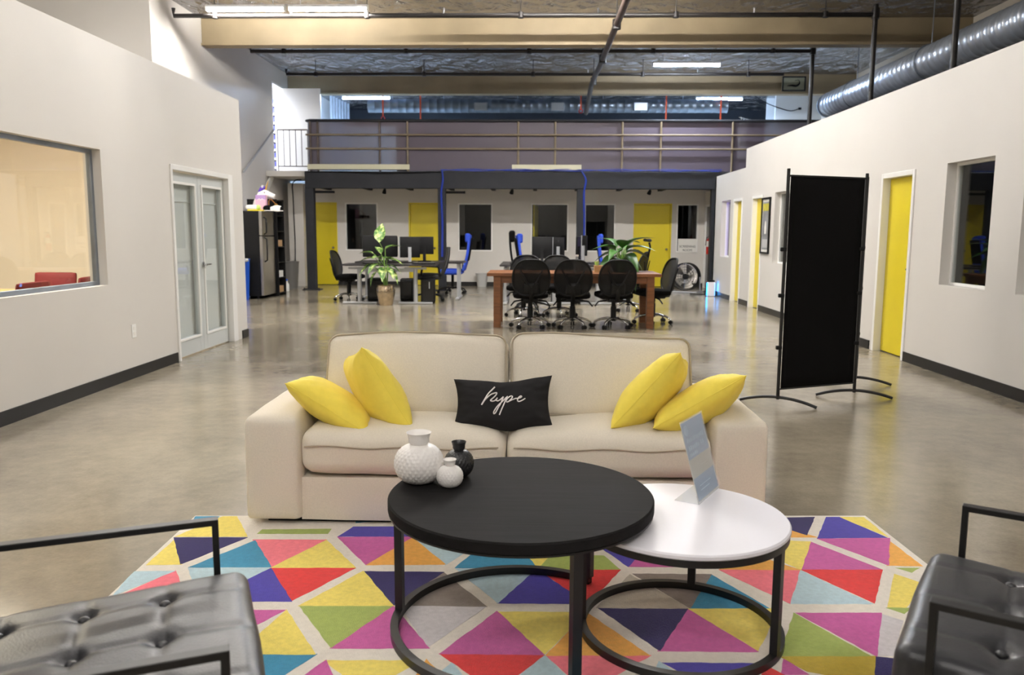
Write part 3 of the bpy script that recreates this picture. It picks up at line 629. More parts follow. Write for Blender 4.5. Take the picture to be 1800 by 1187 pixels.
# ---------------------------------------------------------------- rug
RUG = dict(Y=(243, 222, 112), N=(44, 36, 92), T=(66, 146, 182), P=(250, 128, 142), L=(190, 214, 222), V=(78, 68, 170), R=(228, 62, 62), O=(243, 178, 84), M=(204, 98, 164), G=(166, 182, 96), A=(140, 128, 120), W=(212, 206, 208), B=(192, 182, 166), K=(196, 170, 60))
for k, c in RUG.items(): mat('rug_'+k, rgb(*c), 0.95, var=0.08, scale=60, bump=0.5, bscale=260, spec=0.1, sheen=0.15)
mat('rug_cream', rgb(234, 226, 214), 0.95, var=0.05, scale=60, bump=0.5, bscale=260, spec=0.1, sheen=0.15)
POLY = [  # traced on the photograph: colour, corners on the floor
 ('T',(345,909),(383,909),(378,916),(339,919)), ('Y',(312,943),(392,909),(415,909),(432,943)), ('N',(308,946),(431,946),(319,991)), ('Y',(307,950),(317,992),(260,993)),
 ('T',(336,997),(447,952),(474,997)), ('P',(447,950),(571,950),(476,997)), ('Y',(572,950),(622,998),(478,998)), ('L',(333,1000),(473,999),(398,1037),(345,1037)),
 ('V',(475,1001),(510,1057),(405,1057),(402,1035)), ('R',(479,1000),(621,1000),(512,1056)), ('L',(236,1006),(304,1005),(203,1045)), ('P',(307,1005),(318,1033),(222,1043)),
 ('Y',(638,1006),(689,1065),(529,1065)), ('N',(640,1006),(777,1007),(691,1064)), ('G',(529,1066),(688,1066),(583,1137)), ('M',(691,1068),(585,1139),(751,1139)),
 ('A',(779,1008),(852,1066),(700,1064)), ('W',(706,1067),(850,1068),(752,1136)), ('M',(410,1074),(498,1074),(452,1097)), ('Y',(503,1075),(551,1150),(420,1150)),
 ('T',(420,1152),(552,1152),(490,1192),(430,1192)), ('M',(572,1164),(540,1187),(582,1187)), ('Y',(575,1163),(735,1163),(640,1215)), ('O',(750,1163),(775,1190),(735,1186)),
 ('G',(462,932),(580,931),(575,938),(455,938)), ('V',(622,927),(700,927),(740,943),(597,943)), ('M',(596,945),(723,945),(644,992)), ('O',(725,947),(780,992),(647,993)), ('L',(737,951),(818,970),(783,992)),
 ('T',(834,972),(920,972),(941,998),(803,998)), ('Y',(923,975),(966,975),(944,1000)), ('G',(969,975),(1060,978),(1087,1001),(947,1001)), ('L',(804,1001),(940,1001),(875,1059)),
 ('V',(943,1003),(1029,1061),(878,1060)), ('R',(948,1002),(1088,1003),(1032,1060)), ('M',(873,1077),(953,1151),(777,1149)), ('Y',(877,1077),(1029,1078),(955,1150)),
 ('O',(1033,1080),(1138,1152),(963,1152)), ('R',(778,1151),(952,1154),(870,1215)), ('L',(957,1154),(1010,1205),(890,1205)), ('P',(964,1154),(1138,1154),(1030,1215)),
 ('A',(1116,1010),(1248,1011),(1212,1068)), ('T',(1250,1012),(1348,1069),(1215,1069)), ('B',(1108,1012),(1208,1069),(1052,1068)), ('N',(1056,1071),(1206,1072),(1159,1142)),
 ('M',(1209,1073),(1160,1144),(1328,1145)), ('Y',(1213,1071),(1367,1071),(1331,1142)), ('V',(1062,966),(1125,972),(1104,995)), ('M',(1128,972),(1107,996),(1240,996),(1180,970)),
 ('O',(1290,965),(1267,1001),(1404,1002)), ('Y',(1340,950),(1423,953),(1406,1001),(1345,972)), ('P',(1268,1003),(1404,1003),(1387,1060)), ('L',(1407,1004),(1390,1061),(1529,1061)),
 ('R',(1412,1003),(1549,1003),(1535,1059)), ('M',(1426,954),(1410,1001),(1546,1001)), ('M',(1440,948),(1562,947),(1560,993)), ('V',(1454,910),(1475,910),(1556,945),(1439,946)),
 ('Y',(1477,910),(1517,910),(1557,942)), ('O',(1564,953),(1619,995),(1561,994)), ('N',(1370,911),(1430,910),(1417,940),(1340,915)), ('Y',(1574,1011),(1625,1028),(1590,1068),(1563,1067)),
 ('G',(1564,1070),(1600,1070),(1588,1078)), ('G',(1397,1080),(1375,1152),(1527,1153)), ('M',(1403,1079),(1547,1079),(1539,1152)), ('K',(1376,1156),(1536,1155),(1534,1200),(1420,1180)),
 ('W',(1549,1081),(1585,1092),(1567,1152),(1541,1152)), ('N',(1538,1156),(1600,1163),(1590,1205),(1536,1205)), ('V',(1170,1167),(1333,1168),(1260,1215)), ('L',(1160,1166),(1195,1190),(1150,1190)), ('R',(1345,1172),(1375,1187),(1340,1200)),
]
c0 = Vector((-1.555, 3.541)); ex = Vector((3.124, 0.121)); rw = ex.length; ex.normalize(); ey = Vector((-ex.y, ex.x))
rz_rug = math.atan2(ex.y, ex.x); rc = c0+ex*(rw/2)-ey*1.1
def rloc(px, py):
    q = onZ(px, py, 0.01); d = Vector((q.x, q.y))-rc; return Vector((d.dot(ex), d.dot(ey)))
def sat(a, b, eps=0.012):
    for P_ in (a, b):
        for i in range(len(P_)):
            e = P_[(i+1) % len(P_)]-P_[i]; n = Vector((-e.y, e.x)); n.normalize()
            a0 = [p.dot(n) for p in a]; b0 = [p.dot(n) for p in b]
            if max(a0) <= min(b0)+eps or max(b0) <= min(a0)+eps: return False
    return True
acc = [(k[0], [rloc(*q) for q in k[1:]]) for k in POLY]; base_n = len(acc)
src = list(acc)
def clip_ok(p): return all(abs(q.x) < rw/2-0.005 and abs(q.y) < 1.095 for q in p)
for (mx, dx, dy, lim) in ((1, 0.37, -1.02, None), (-1, 0.05, 0.0, None), (1, -0.4, -1.02, None), (-1, 0.1, -1.02, None), (1, 0.74, 0, None), (1, -0.74, 0, None), (-1, 0.5, -1.36, None), (1, 0.2, 0.34, None), (-1, -0.3, 0.34, None)):
    for k, p in src[:base_n]:
        q = [Vector((v.x*mx+dx, v.y+dy)) for v in p]
        if mx < 0: q = q[::-1]
        if not clip_ok(q): continue
        if any(sat(q, o[1]) for o in acc): continue
        acc.append((k, q))
t = thing('area_rug', 'cream rug with bright multicoloured triangles under the coffee tables', 'rug', (rc.x, rc.y, 0), rz_rug)
MB().box(-rw/2, rw/2, -1.1, 1.1, 0.0005, 0.010).build('pile', 'rug_cream', t, bevel=0.003)
keys = list(RUG); mb = MB()
for k, p in acc:
    ar = sum(p[i].x*p[(i+1) % len(p)].y-p[(i+1) % len(p)].x*p[i].y for i in range(len(p)))
    if ar < 0: p = p[::-1]
    ctr = sum(p, Vector((0, 0)))/len(p); ed = [(p[i], p[(i+1) % len(p)]) for i in range(len(p))]; lines = []
    for a, b in ed:
        n_ = Vector(((b-a).y, -(b-a).x)).normalized(); lines.append((a+n_*0.0055, b-a))
    np_ = []
    for i in range(len(p)):
        (a, d1), (b, d2) = lines[i-1], lines[i]; cr = d1.x*d2.y-d1.y*d2.x
        q = a+d1*(((b-a).x*d2.y-(b-a).y*d2.x)/cr) if abs(cr) > 1e-5 else b
        if (q-p[i]).length > 0.02: q = p[i]+(q-p[i]).normalized()*0.02
        np_.append(q)
    p = np_
    # wobbling woven edge
    pts = []
    for i in range(len(p)):
        a, b = p[i], p[(i+1) % len(p)]; n = max(1, int((b-a).length/0.03)); nn = Vector((-(b-a).y, (b-a).x)).normalized()
        for j in range(n): pts.append(a+(b-a)*(j/n)+nn*(random.uniform(-0.002, 0.002) if j else 0))
    pts = [Vector((min(max(q.x, -rw/2), rw/2), min(max(q.y, -1.1), 1.1))) for q in pts]
    mb.mi = keys.index(k); mb.prism([(q.x, q.y) for q in pts], 0.009, 0.0112-0.0000025*len(mb.m)/8)
mb.build('colour_pattern', ['rug_'+k for k in keys], t)
RZ = 0.0112

# ---------------------------------------------------------------- soft shapes
def puff(d, r, bulge=(0, 0, 0), cuts=14, noise=0.0, fn=None, seed=0):
    bm = bmesh.new(); bmesh.ops.create_cube(bm, size=2.0); bmesh.ops.subdivide_edges(bm, edges=bm.edges[:], cuts=cuts, use_grid_fill=True)
    from mathutils import noise as nz
    h = Vector(d)/2; vs = []
    for v in bm.verts:
        u = v.co.copy()
        p = Vector((u.x*h.x, u.y*h.y, u.z*h.z)); inn = Vector([max(-h[i]+r, min(h[i]-r, p[i])) for i in range(3)])
        e = p-inn
        # even out the corner spacing
        if e.length > 1e-9: p = inn+e.normalized()*min(r, max(abs(e.x), abs(e.y), abs(e.z)))
        q = Vector((p.x/h.x, p.y/h.y, p.z/h.z))
        p.x += bulge[0]*q.x*(1-q.y**2)*(1-q.z**2); p.y += bulge[1]*q.y*(1-q.x**2)*(1-q.z**2); p.z += bulge[2]*q.z*(1-q.x**2)*(1-q.y**2)
        if noise: p += nz.noise_vector(p*5+Vector((seed*7.1, seed, 0)))*noise
        if fn: p = fn(p, q)
        vs.append(p)
    bm.verts.index_update(); fs = [[v.index for v in f.verts] for f in bm.faces]; bm.free()
    return vs, fs
def soft(name, m, parent, c, d, r, bulge=(0, 0, 0), cuts=14, noise=0.0, e=(0, 0, 0), fn=None, seed=0):
    vs, fs = puff(d, r, bulge, cuts, noise, fn, seed); return MB().add(vs, fs, rotm(e), c).build(name, m, parent, smooth=60)
# ---------------------------------------------------------------- sofa
t = thing('sofa', 'beige fabric two-cushion sofa facing the coffee tables', 'sofa', (-0.12, 3.43, RZ))
SX0, SX1, IX0, IX1 = -1.156, 1.156, -0.905, 0.915
soft('base_panel', 'sofa_fabric', t, ((IX0+IX1)/2, 0.45, 0.118), (IX1-IX0+0.02, 0.86, 0.205), 0.012, (0, 0.004, 0), 8)
MB().box(SX0+0.08, SX1-0.08, 0.06, 0.86, 0.0, 0.03).build('plinth', 'black_plastic', t)
for a, b in ((SX0, IX0), (IX1, SX1)):
    soft('arm', 'sofa_fabric', t, ((a+b)/2, 0.47, 0.256), (b-a, 0.96, 0.475), 0.034, (0.006, 0.004, 0.016), 20, 0.004, seed=a)
    xs = a+0.012 if a < 0 else b-0.012
    MB().tube([(a+0.004, 0.46+0.0, 0.02)], 0.001, 4) if False else None
soft('back_frame', 'sofa_fabric', t, (0, 0.84, 0.26), (SX1-SX0-0.1, 0.2, 0.48), 0.05, (0, 0.01, 0.01), 10)
mid = 0.01
for k, (a, b) in enumerate(((IX0, mid-0.003), (mid+0.003, IX1))):
    def sfn(p, q):
        if q.z > 0: p.z -= 0.03*max(0, q.x*(1 if k == 0 else -1))**4*max(0, -q.y)**1.0
        p.z += 0.004*math.sin(p.x*9+k)*max(0, q.z)
        return p
    sc = soft('seat_cushion', 'sofa_fabric', t, ((a+b)/2, 0.33, 0.335), (b-a, 0.70, 0.2), 0.065, (0.004, 0.012, 0.028), 20, 0.004, fn=sfn, seed=k)
    MB().tube([((a+0.03)+(b-a-0.06)*i/24, -0.030-0.008*math.sin(PI*i/24), 0.372+0.005*math.sin(i*0.6+k)) for i in range(25)], 0.0035, 6).build('piping', 'sofa_piping', sc, smooth=60)
for k, (a, b) in enumerate(((IX0+0.03, mid-0.006), (mid+0.006, IX1-0.03))):
    w_ = b-a
    def bfn(p, q):
        p.z += (0.012*math.cos(q.x*2.2+k*1.3)-0.006)*max(0, q.z); return p
    c_ = ((a+b)/2, 0.44, 0.602); e_ = (-R(22), 0, 0)
    bc = soft('back_cushion', 'sofa_fabric', t, c_, (w_, 0.2, 0.40), 0.05, (0.004, 0.03, 0.006), 20, 0.005, e=e_, fn=bfn, seed=3+k)
    Mx = rotm(e_); lp = []
    hw, hh, rr = w_/2-0.008, 0.197, 0.05
    for (cx, cz, a0) in ((hw-rr, hh-rr, 0), (-hw+rr, hh-rr, PI/2), (-hw+rr, -hh+rr, PI), (hw-rr, -hh+rr, 1.5*PI)):
        for j in range(5): an = a0+j*PI/8; lp.append((cx+rr*math.cos(an), -0.088, cz+rr*math.sin(an)))
    lp2 = []
    for i in range(len(lp)):
        A, B = Vector(lp[i]), Vector(lp[(i+1) % len(lp)]); n = max(1, int((B-A).length/0.04))
        for j in range(n):
            q = A.lerp(B, j/n); zz = q.z/0.2; q.z += (0.012*math.cos(q.x/(w_/2)*2.2+k*1.3)-0.006)*max(0, zz); q.y += 0.006*math.sin(q.x*11+k); lp2.append(Mx @ q+Vector(c_))
    MB().tube(lp2, 0.0055, 6, closed=True).build('piping', 'sofa_piping', bc, smooth=60)
# ---------------------------------------------------------------- cushions on the sofa
def pillow_mesh(w, h, th, n=34, seed=0, wr=0.010, cav=0.07, fn=None):
    from mathutils import noise as nz
    mb = MB()
    def pt(u, v, s):
        cu = 1-cav*(1-v*v); cv = 1-cav*(1-u*u)
        x = w/2*u*cu; y = h/2*v*cv
        e = max(0.0, (1-abs(u)**2.2)*(1-abs(v)**2.2)); z = th/2*e**0.46
        edge = (1-e)
        z *= 1+0.10*nz.noise(Vector((u*1.7+seed, v*1.7, s)))
        z += wr*edge*nz.noise(Vector((u*5+seed*3, v*5, 2*s)))*(e**0.25)
        # radiating gathers near the seam
        an = math.atan2(v, u); z += wr*0.55*math.sin(an*15+seed)*(e**0.3)*edge**2
        p = Vector((x, y, s*z))
        return fn(p, u, v) if fn else p
    def g(t): t = t*2-1; return math.copysign(1-(1-abs(t))**1.5, t)
    for s in (1, -1): mb.grid(lambda a, b: pt(g(a), g(b), s), n, n)
    return mb, pt
def basis(u, v):
    u = Vector(u).normalized(); v = Vector(v); v = (v-u*v.dot(u)).normalized(); n = u.cross(v)
    return Matrix(((u.x, v.x, n.x), (u.y, v.y, n.y), (u.z, v.z, n.z)))
def weld(o):
    bm = bmesh.new(); bm.from_mesh(o.data); bmesh.ops.remove_doubles(bm, verts=bm.verts, dist=0.0004); bmesh.ops.recalc_face_normals(bm, faces=bm.faces); bm.to_mesh(o.data); bm.free()
def cushion(label, px, py, Y, ang, twist, w, h, th, seed, lift=0):
    c = onY(px, py, Y)
    u = Vector((math.cos(ang), 0, math.sin(ang))); n0 = Vector((-math.sin(ang), 0, math.cos(ang)))
    v = Vector((0, 1, 0))*math.cos(twist)+n0*math.sin(twist)
    mb, pt = pillow_mesh(w, h, th, seed=seed); B_ = basis(u, v)
    mb2 = MB().add(mb.v, mb.f, B_)
    t = thing('throw_pillow', label, 'pillow', c, group='yellow throw pillows')
    o = mb2.build('cover', 'yellow_fabric', t, smooth=70); weld(o)
    sm = []; k = 20
    for (a, b) in [(-1+2*i/k, -1) for i in range(k)]+[(1, -1+2*i/k) for i in range(k)]+[(1-2*i/k, 1) for i in range(k)]+[(-1, 1-2*i/k) for i in range(k)]: sm.append(B_ @ pt(a, b, 1))
    MB().tube(sm, 0.0022, 5, closed=True).build('seam', 'yellow_fabric', t, smooth=60)
    return t
cushion('yellow throw pillow lying against the left sofa arm', 588, 712, 3.66, R(-32), R(-8), 0.43, 0.40, 0.17, 1)
cushion('yellow throw pillow standing beside the lower one at the left', 663, 688, 3.68, R(-59), R(-28), 0.43, 0.40, 0.19, 2)
cushion('yellow throw pillow standing upright at the right, nearer the sofa middle', 1144, 690, 3.66, R(49), R(-20), 0.45, 0.40, 0.19, 3)
cushion('yellow throw pillow leaning on the right sofa arm', 1226, 712, 3.64, R(31), R(-18), 0.46, 0.42, 0.18, 4)
# black lettered cushion
t = thing('lumbar_pillow', 'black rectangular pillow with white script lettering in the sofa middle', 'pillow', onY(884, 708, 3.60))
def hfn(p, u, v):
    p.y += -0.03*math.exp(-((u-0.1)/0.4)**2)*(0.65-0.35*v) + 0.014*max(0, u)*max(0, v) ; return p
mb, pt = pillow_mesh(0.455, 0.225, 0.12, 34, 5, 0.012, 0.09, hfn)
HB = basis((1, 0.0, 0.018), (0, math.sin(R(24)), math.cos(R(24))))
o = MB().add(mb.v, mb.f, HB).build('cover', 'black_cotton', t, smooth=70); weld(o)
STR = [[(735,335),(690,385),(640,440),(590,520),(545,595)], [(545,595),(600,520),(680,450),(745,424),(765,432),(742,470),(700,510),(676,533),(700,546),(740,535),(775,497)],
 [(775,497),(757,528),(780,541),(820,520),(858,482)], [(858,482),(830,560),(780,650),(745,712),(722,722),(725,690),(780,610),(850,545),(905,488)], [(918,475),(880,560),(840,650),(802,740)],
 [(893,545),(930,497),(965,474),(990,483),(968,520),(935,552),(912,560),(900,548)], [(925,556),(985,527),(1050,503)], [(1050,510),(1090,500),(1120,480),(1105,472),(1072,500),(1062,540),(1088,551),(1130,532),(1172,503)]]
tl = t.location; nrm = HB @ Vector((0, 0, 1)); HBi = HB.transposed(); mb2 = MB()
if nrm.y > 0: nrm = -nrm
sgn = 1 if (HB @ Vector((0, 0, 1))).y < 0 else -1
def surf(cx, cy):
    d = ray(780+cx/8.18, 640+cy/8.18); pl = tl+nrm*0.045; q = CP+d*((pl-CP).dot(nrm)/d.dot(nrm)); l = HBi @ (q-tl)
    u, v = l.x/(0.455/2), l.y/(0.225/2)
    for _ in range(6):
        p = pt(max(-1, min(1, u)), max(-1, min(1, v)), sgn); u += (l.x-p.x)/(0.455/2); v += (l.y-p.y)/(0.225/2)
    p = pt(u, v, sgn); p.z += sgn*0.0012; return HB @ p
for s in STR: mb2.tube([surf(p.x, p.y) for p in spline([(a, b, 0) for a, b in s], 6)], 0.0032, 6)
mb2.build('lettering', 'print_white', t, smooth=60)
# ---------------------------------------------------------------- coffee tables
def round_table(name, label, c, z, rad, th, m, ringr, legs, bar, rim, arc_=None):
    t = thing(name, label, 'coffee table', (c[0], c[1], RZ), group=None); z -= RZ
    MB().lathe([(0, z-th), (rad-0.004, z-th), (rad, z-th+0.004), (rad, z-0.005), (rad-0.005, z), (0, z)], 96).build('table_top', m, t, smooth=30)
    n = 72
    def ring(zc, r_, w_, h_): return MB().grid(lambda a, b: [(lambda q: Vector(((r_+q[0]*w_/2)*math.cos(2*PI*a), (r_+q[0]*w_/2)*math.sin(2*PI*a), zc+q[1]*h_/2)))(((-1,-1),(1,-1),(1,1),(-1,1),(-1,-1))[round(b*4)])][0], n, 5, True)
    if arc_: MB().bar([(ringr*math.cos(arc_[0]+(arc_[1]-arc_[0])*i/60), ringr*math.sin(arc_[0]+(arc_[1]-arc_[0])*i/60), bar/2) for i in range(61)], bar, bar).build('floor_ring', 'black_metal', t, smooth=30)
    else: ring(bar/2, ringr, bar, bar).build('floor_ring', 'black_metal', t, smooth=30)
    ring(z-th-rim/2, ringr, bar, rim).build('top_ring', 'black_metal', t, smooth=30)
    for a in legs:
        mb = MB(); mb.cbox((ringr, 0, (z-th-rim+bar)/2), (bar, bar*1.15, z-th-rim-bar)); q = MB().add(mb.v, mb.f, rotm((0, 0, a)))
        q.build('leg', 'black_metal', t)
    return t
CB = (-0.033, 2.546); CW = (0.498, 2.54)
round_table('coffee_table', 'large round black wood coffee table with black ring base', CB, 0.47, 0.433, 0.038, 'black_wood', 0.418, (R(172), R(53), R(-67)), 0.026, 0.006, (R(52), R(294)))
round_table('nesting_table', 'smaller round white-topped coffee table tucked under the black one', CW, 0.405, 0.337, 0.018, 'white_laminate', 0.322, (R(176), R(72), R(-37)), 0.024, 0.022)
# ---------------------------------------------------------------- vases
def vase(label, px, py, rad, h, nr, nl, m):
    p = onZ(px, py, 0.47); t = thing('vase', label, 'vase', (p.x, p.y+rad*0.35, 0.47), group='textured ceramic vases')
    bh = h*0.80; nU, nV = 96, 60
    def fn(a, b):
        th = b*PI*0.94+0.06*PI*0.9
        z = bh/2-bh/2*math.cos(PI*(0.1+0.86*b)); s = math.sin(PI*(0.1+0.86*b)); r_ = rad*s**0.8
        an = 2*PI*a
        q = abs(math.sin(an*nr/2+b*nl))*abs(math.sin(an*nr/2-b*nl)); am = rad*0.06*min(1, s*1.3)*(1 if 0.06 < b < 0.86 else 0)
        r_ += am*(q-0.3); return Vector((r_*math.cos(an), r_*math.sin(an), z-bh/2+bh/2*math.cos(PI*0.1)))
    mb = MB().grid(fn, nU, nV, True); zt = fn(0, 1).z; rt_ = fn(0, 1).x
    mb.lathe([(0, 0.0), (fn(0, 0).x, 0.0), (fn(0, 0).x, 0.001)], 48)
    mb.build('body', m, t, smooth=60)
    nk = rad*0.43
    MB().lathe([(rt_*1.25, zt-0.012*rad/0.08), (nk, zt+0.006), (nk*0.98, zt+(h-zt)*0.45), (nk*1.12, h-0.004), (nk*1.2, h-0.001), (nk*1.16, h), (nk*1.0, h-0.006), (nk*0.85, zt+(h-zt)*0.4), (nk*0.85, zt), (0, zt-0.01)], 40).build('neck', m, t, smooth=50)
    return t
vase('large white quilted ceramic vase on the black coffee table', 735, 852, 0.083, 0.175, 26, 24, 'white_ceramic')
vase('small white quilted ceramic vase in front of the black one', 790, 858, 0.044, 0.095, 22, 20, 'white_ceramic')
vase('black quilted ceramic vase behind the small white one', 806, 840, 0.051, 0.125, 22, 20, 'black_ceramic')
# ---------------------------------------------------------------- table sign
A_ = onZ(1228, 886, 0.41); B_ = onZ(1264, 855, 0.41); ub = (B_-A_); ub.z = 0; wS = ub.length; ub.normalize(); nb = Vector((ub.y, -ub.x, 0)); tlt = R(16)
vb = Vector((0, 0, 1))*math.cos(tlt)-nb*math.sin(tlt); SB = basis(ub, vb)
t = thing('sign_holder', 'slanted clear sign holder with pale blue sheet on the white table', 'sign', (A_.x, A_.y, 0.4065))
def sb(nm, u0_, u1_, v0_, v1_, n0_, n1_, m, par=None): q = box(u0_, u1_, v0_, v1_, n0_, n1_); return MB().add(q.v, q.f, SB).build(nm, m, par or t)
sb('acrylic_front', 0, wS, 0, 0.285, 0.0012, 0.003, 'clear_acrylic')
sh = sb('sheet', 0.006, wS-0.006, 0.006, 0.279, -0.0008, 0.001, 'sign_cream')
sb('print_top', 0.008, wS-0.008, 0.150, 0.277, 0.001, 0.0011, 'sign_blue', sh); sb('print_bottom', 0.008, wS-0.008, 0.008, 0.085, 0.001, 0.0011, 'sign_blue', sh)
MB().add(*(lambda q: (q.v, q.f))(MB().lathe([(0, 0.0011), (0.019, 0.0011), (0.019, 0.0012), (0, 0.0012)], 20, (0.04, 0.248, 0))), SB).build('printed_mark', 'sign_text', sh)
for (a, b, c, h_) in ((0.03, 0.19, 0.205, 0.016), (0.03, 0.13, 0.178, 0.016), (0.15, 0.17, 0.178, 0.016), (0.03, 0.10, 0.158, 0.012)):
    x = a
    while x < b: wd = random.uniform(0.008, 0.016); sb('printed_letter', x, x+wd, c, c+h_*random.uniform(0.7, 1), 0.0011, 0.0012, 'sign_text', sh); x += wd+0.004
for k in range(5): sb('printed_line', 0.03, wS-random.uniform(0.04, 0.09), 0.138-k*0.010, 0.1405-k*0.010, 0.001, 0.0012, mat('sign_grey', rgb(190, 186, 174), 0.5), sh)
for k in range(2): sb('printed_line', 0.05, wS-random.uniform(0.06, 0.09), 0.05-k*0.015, 0.054-k*0.015, 0.0011, 0.0013, 'sign_text', sh)
q = box(0, wS, -0.085, 0.0, 0.0, 0.002); MB().add(q.v, q.f, basis(ub, nb)).build('foot', 'clear_acrylic', t) if False else None
Fm = basis(ub, -nb); q = box(0, wS, 0.0, 0.085, -0.001, 0.001); MB().add(q.v, q.f, Fm, (0, 0, 0.001)).build('foot', 'clear_acrylic', t)
q = box(0, wS, 0, 0.03, -0.001, 0.001); MB().add(q.v, q.f, basis(ub, vb+Vector((0, 0, 0)))).build('foot_fold', 'clear_acrylic', t)
# ---------------------------------------------------------------- armchairs
def tufted(name, par, L0, W0, th, cols, rows, M_=None, off=(0, 0, 0)):
    hx, hy = L0/2, W0/2
    def fn(p, q):
        if q.z > 0.2:
            k = min(1, (q.z-0.2)/0.8); dz = 0
            for cx in cols:
                dz += 0.0055*math.exp(-((p.x-cx)/0.009)**2)*min(1, (1-abs(q.y))*6)
                for ry in rows: dz += 0.024*math.exp(-(((p.x-cx)**2+(p.y-ry)**2)/0.0006))
            for ry in rows: dz += 0.0045*math.exp(-((p.y-ry)/0.009)**2)*min(1, (1-abs(q.x))*6+0.4)
            p.z -= min(dz, 0.04)*k
        return p
    vs, fs = puff((L0, W0, th), 0.035, (0.004, 0.004, 0.014), 56, 0.003, fn, 2)
    o = MB().add(vs, fs, M_, off).build(name, 'leather', par, smooth=70)
    for cx in cols:
        for ry in rows:
            b = MB().lathe([(0, -0.006), (0.011, -0.005), (0.013, 0.0), (0.009, 0.005), (0, 0.007)], 14, (cx, ry, th/2+0.012-0.019))
            MB().add(b.v, b.f, M_, off).build('button', 'leather', o, smooth=60)
    return o
def armchair(label, loc, rz):
    t = thing('armchair', label, 'armchair', loc, rz, 'black leather armchairs')
    for s in (-1, 1):
        y = s*0.342
        MB().bar([(0, y, 0.013), (0, y, 0.578), (-0.70, y, 0.578), (-0.70, y, 0.013)], 0.016, 0.028, closed=True, upv=(0, 1, 0)).build('side_frame', 'black_metal', t, bevel=0.002)
    for x, z in ((-0.06, 0.30), (-0.50, 0.28), (-0.69, 0.30)): MB().bar([(x, -0.335, z), (x, 0.335, z)], 0.025, 0.025).build('cross_bar', 'black_metal', t)
    tufted('seat_cushion', t, 0.60, 0.635, 0.13, (0.11, -0.06, -0.23), (0.2, 0.0, -0.2), rotm((0, R(-3), 0)), (-0.225, 0, 0.378))
    Mb = rotm((0, R(72), 0)) @ rotm((0, 0, PI))
    tufted('back_cushion', t, 0.52, 0.635, 0.12, (0.14, -0.03, -0.2), (0.2, 0.0, -0.2), Mb, (-0.615, 0, 0.62))
    for s in (-0.2, 0.2): MB().bar([(-0.50, s, 0.29), (-0.72, s, 0.86)], 0.022, 0.022).build('back_support', 'black_metal', t)
    return t
armchair('black tufted leather armchair at the left edge, facing right', ((-0.794-0.539)/2, (1.939+1.302)/2, RZ), R(23.0))
armchair('black tufted leather armchair at the right edge, facing left', ((1.168+0.811)/2, (2.108+1.546)/2, RZ), R(147.6))
# ---------------------------------------------------------------- folding screen
P0 = Vector((1.905, 6.15, 0)); P1 = Vector((2.61, 6.455, 0)); P2 = Vector((2.865, 7.07, 0))
t = thing('folding_screen', 'tall black fabric folding screen on curved feet by the right wall', 'screen', (0, 0, 0))
t.location = P0
pts = [Vector((0, 0, 0)), P1-P0, P2-P0]; tops = [1.80, 1.785, 1.80]
for k, p in enumerate(pts):
    off = Vector((0, 0, 0))
    MB().tube([(p.x, p.y, 0.045), (p.x, p.y, tops[k])], 0.0125, 10).build('pole', 'black_metal', t, smooth=50)
    for z in (0.45, 0.85, 1.2): MB().rbox((p.x-0.012, p.y-0.004, z), (0.045, 0.03, 0.03), 0.006).build('clip', 'black_plastic', t, smooth=50)
q = pts[1]+(pts[2]-pts[1]).normalized()*0.035
MB().tube([(q.x, q.y, 0.06), (q.x, q.y, 1.79)], 0.0125, 10).build('pole', 'black_metal', t, smooth=50)
for a, b in ((pts[0], pts[1]), (q, pts[2])):
    d = (b-a); l = d.length; d.normalize(); n = Vector((-d.y, d.x, 0))
    def fn(u, v): p = a+d*(0.022+(l-0.044)*u); s = 0.004*math.sin(u*PI)*math.sin(v*7); return Vector((p.x+n.x*s, p.y+n.y*s, 0.13+1.615*v))
    o = MB().grid(fn, 14, 20).build('fabric_panel', 'black_fabric', t, smooth=60); sm = o.modifiers.new('thick', 'SOLIDIFY'); sm.thickness = 0.004
    for z in (0.125, 1.748): MB().tube([a+Vector((0, 0, z)), b+Vector((0, 0, z))], 0.008, 8).build('cross_rod', 'black_metal', t, smooth=50)
for k, (p, dr) in enumerate(((pts[0], Vector((0.42, -0.24, 0))), (pts[1], Vector((0.5, -0.1, 0))), (pts[2], Vector((0.3, -0.1, 0))))):
    d = dr.normalized()
    MB().tube([p+d*(0.29*(i/8-1))+Vector((0, 0, 0.012+0.05*(1-(i/8-1)**2))) for i in range(17)], 0.012, 8).build('curved_foot', 'black_metal', t, smooth=60)
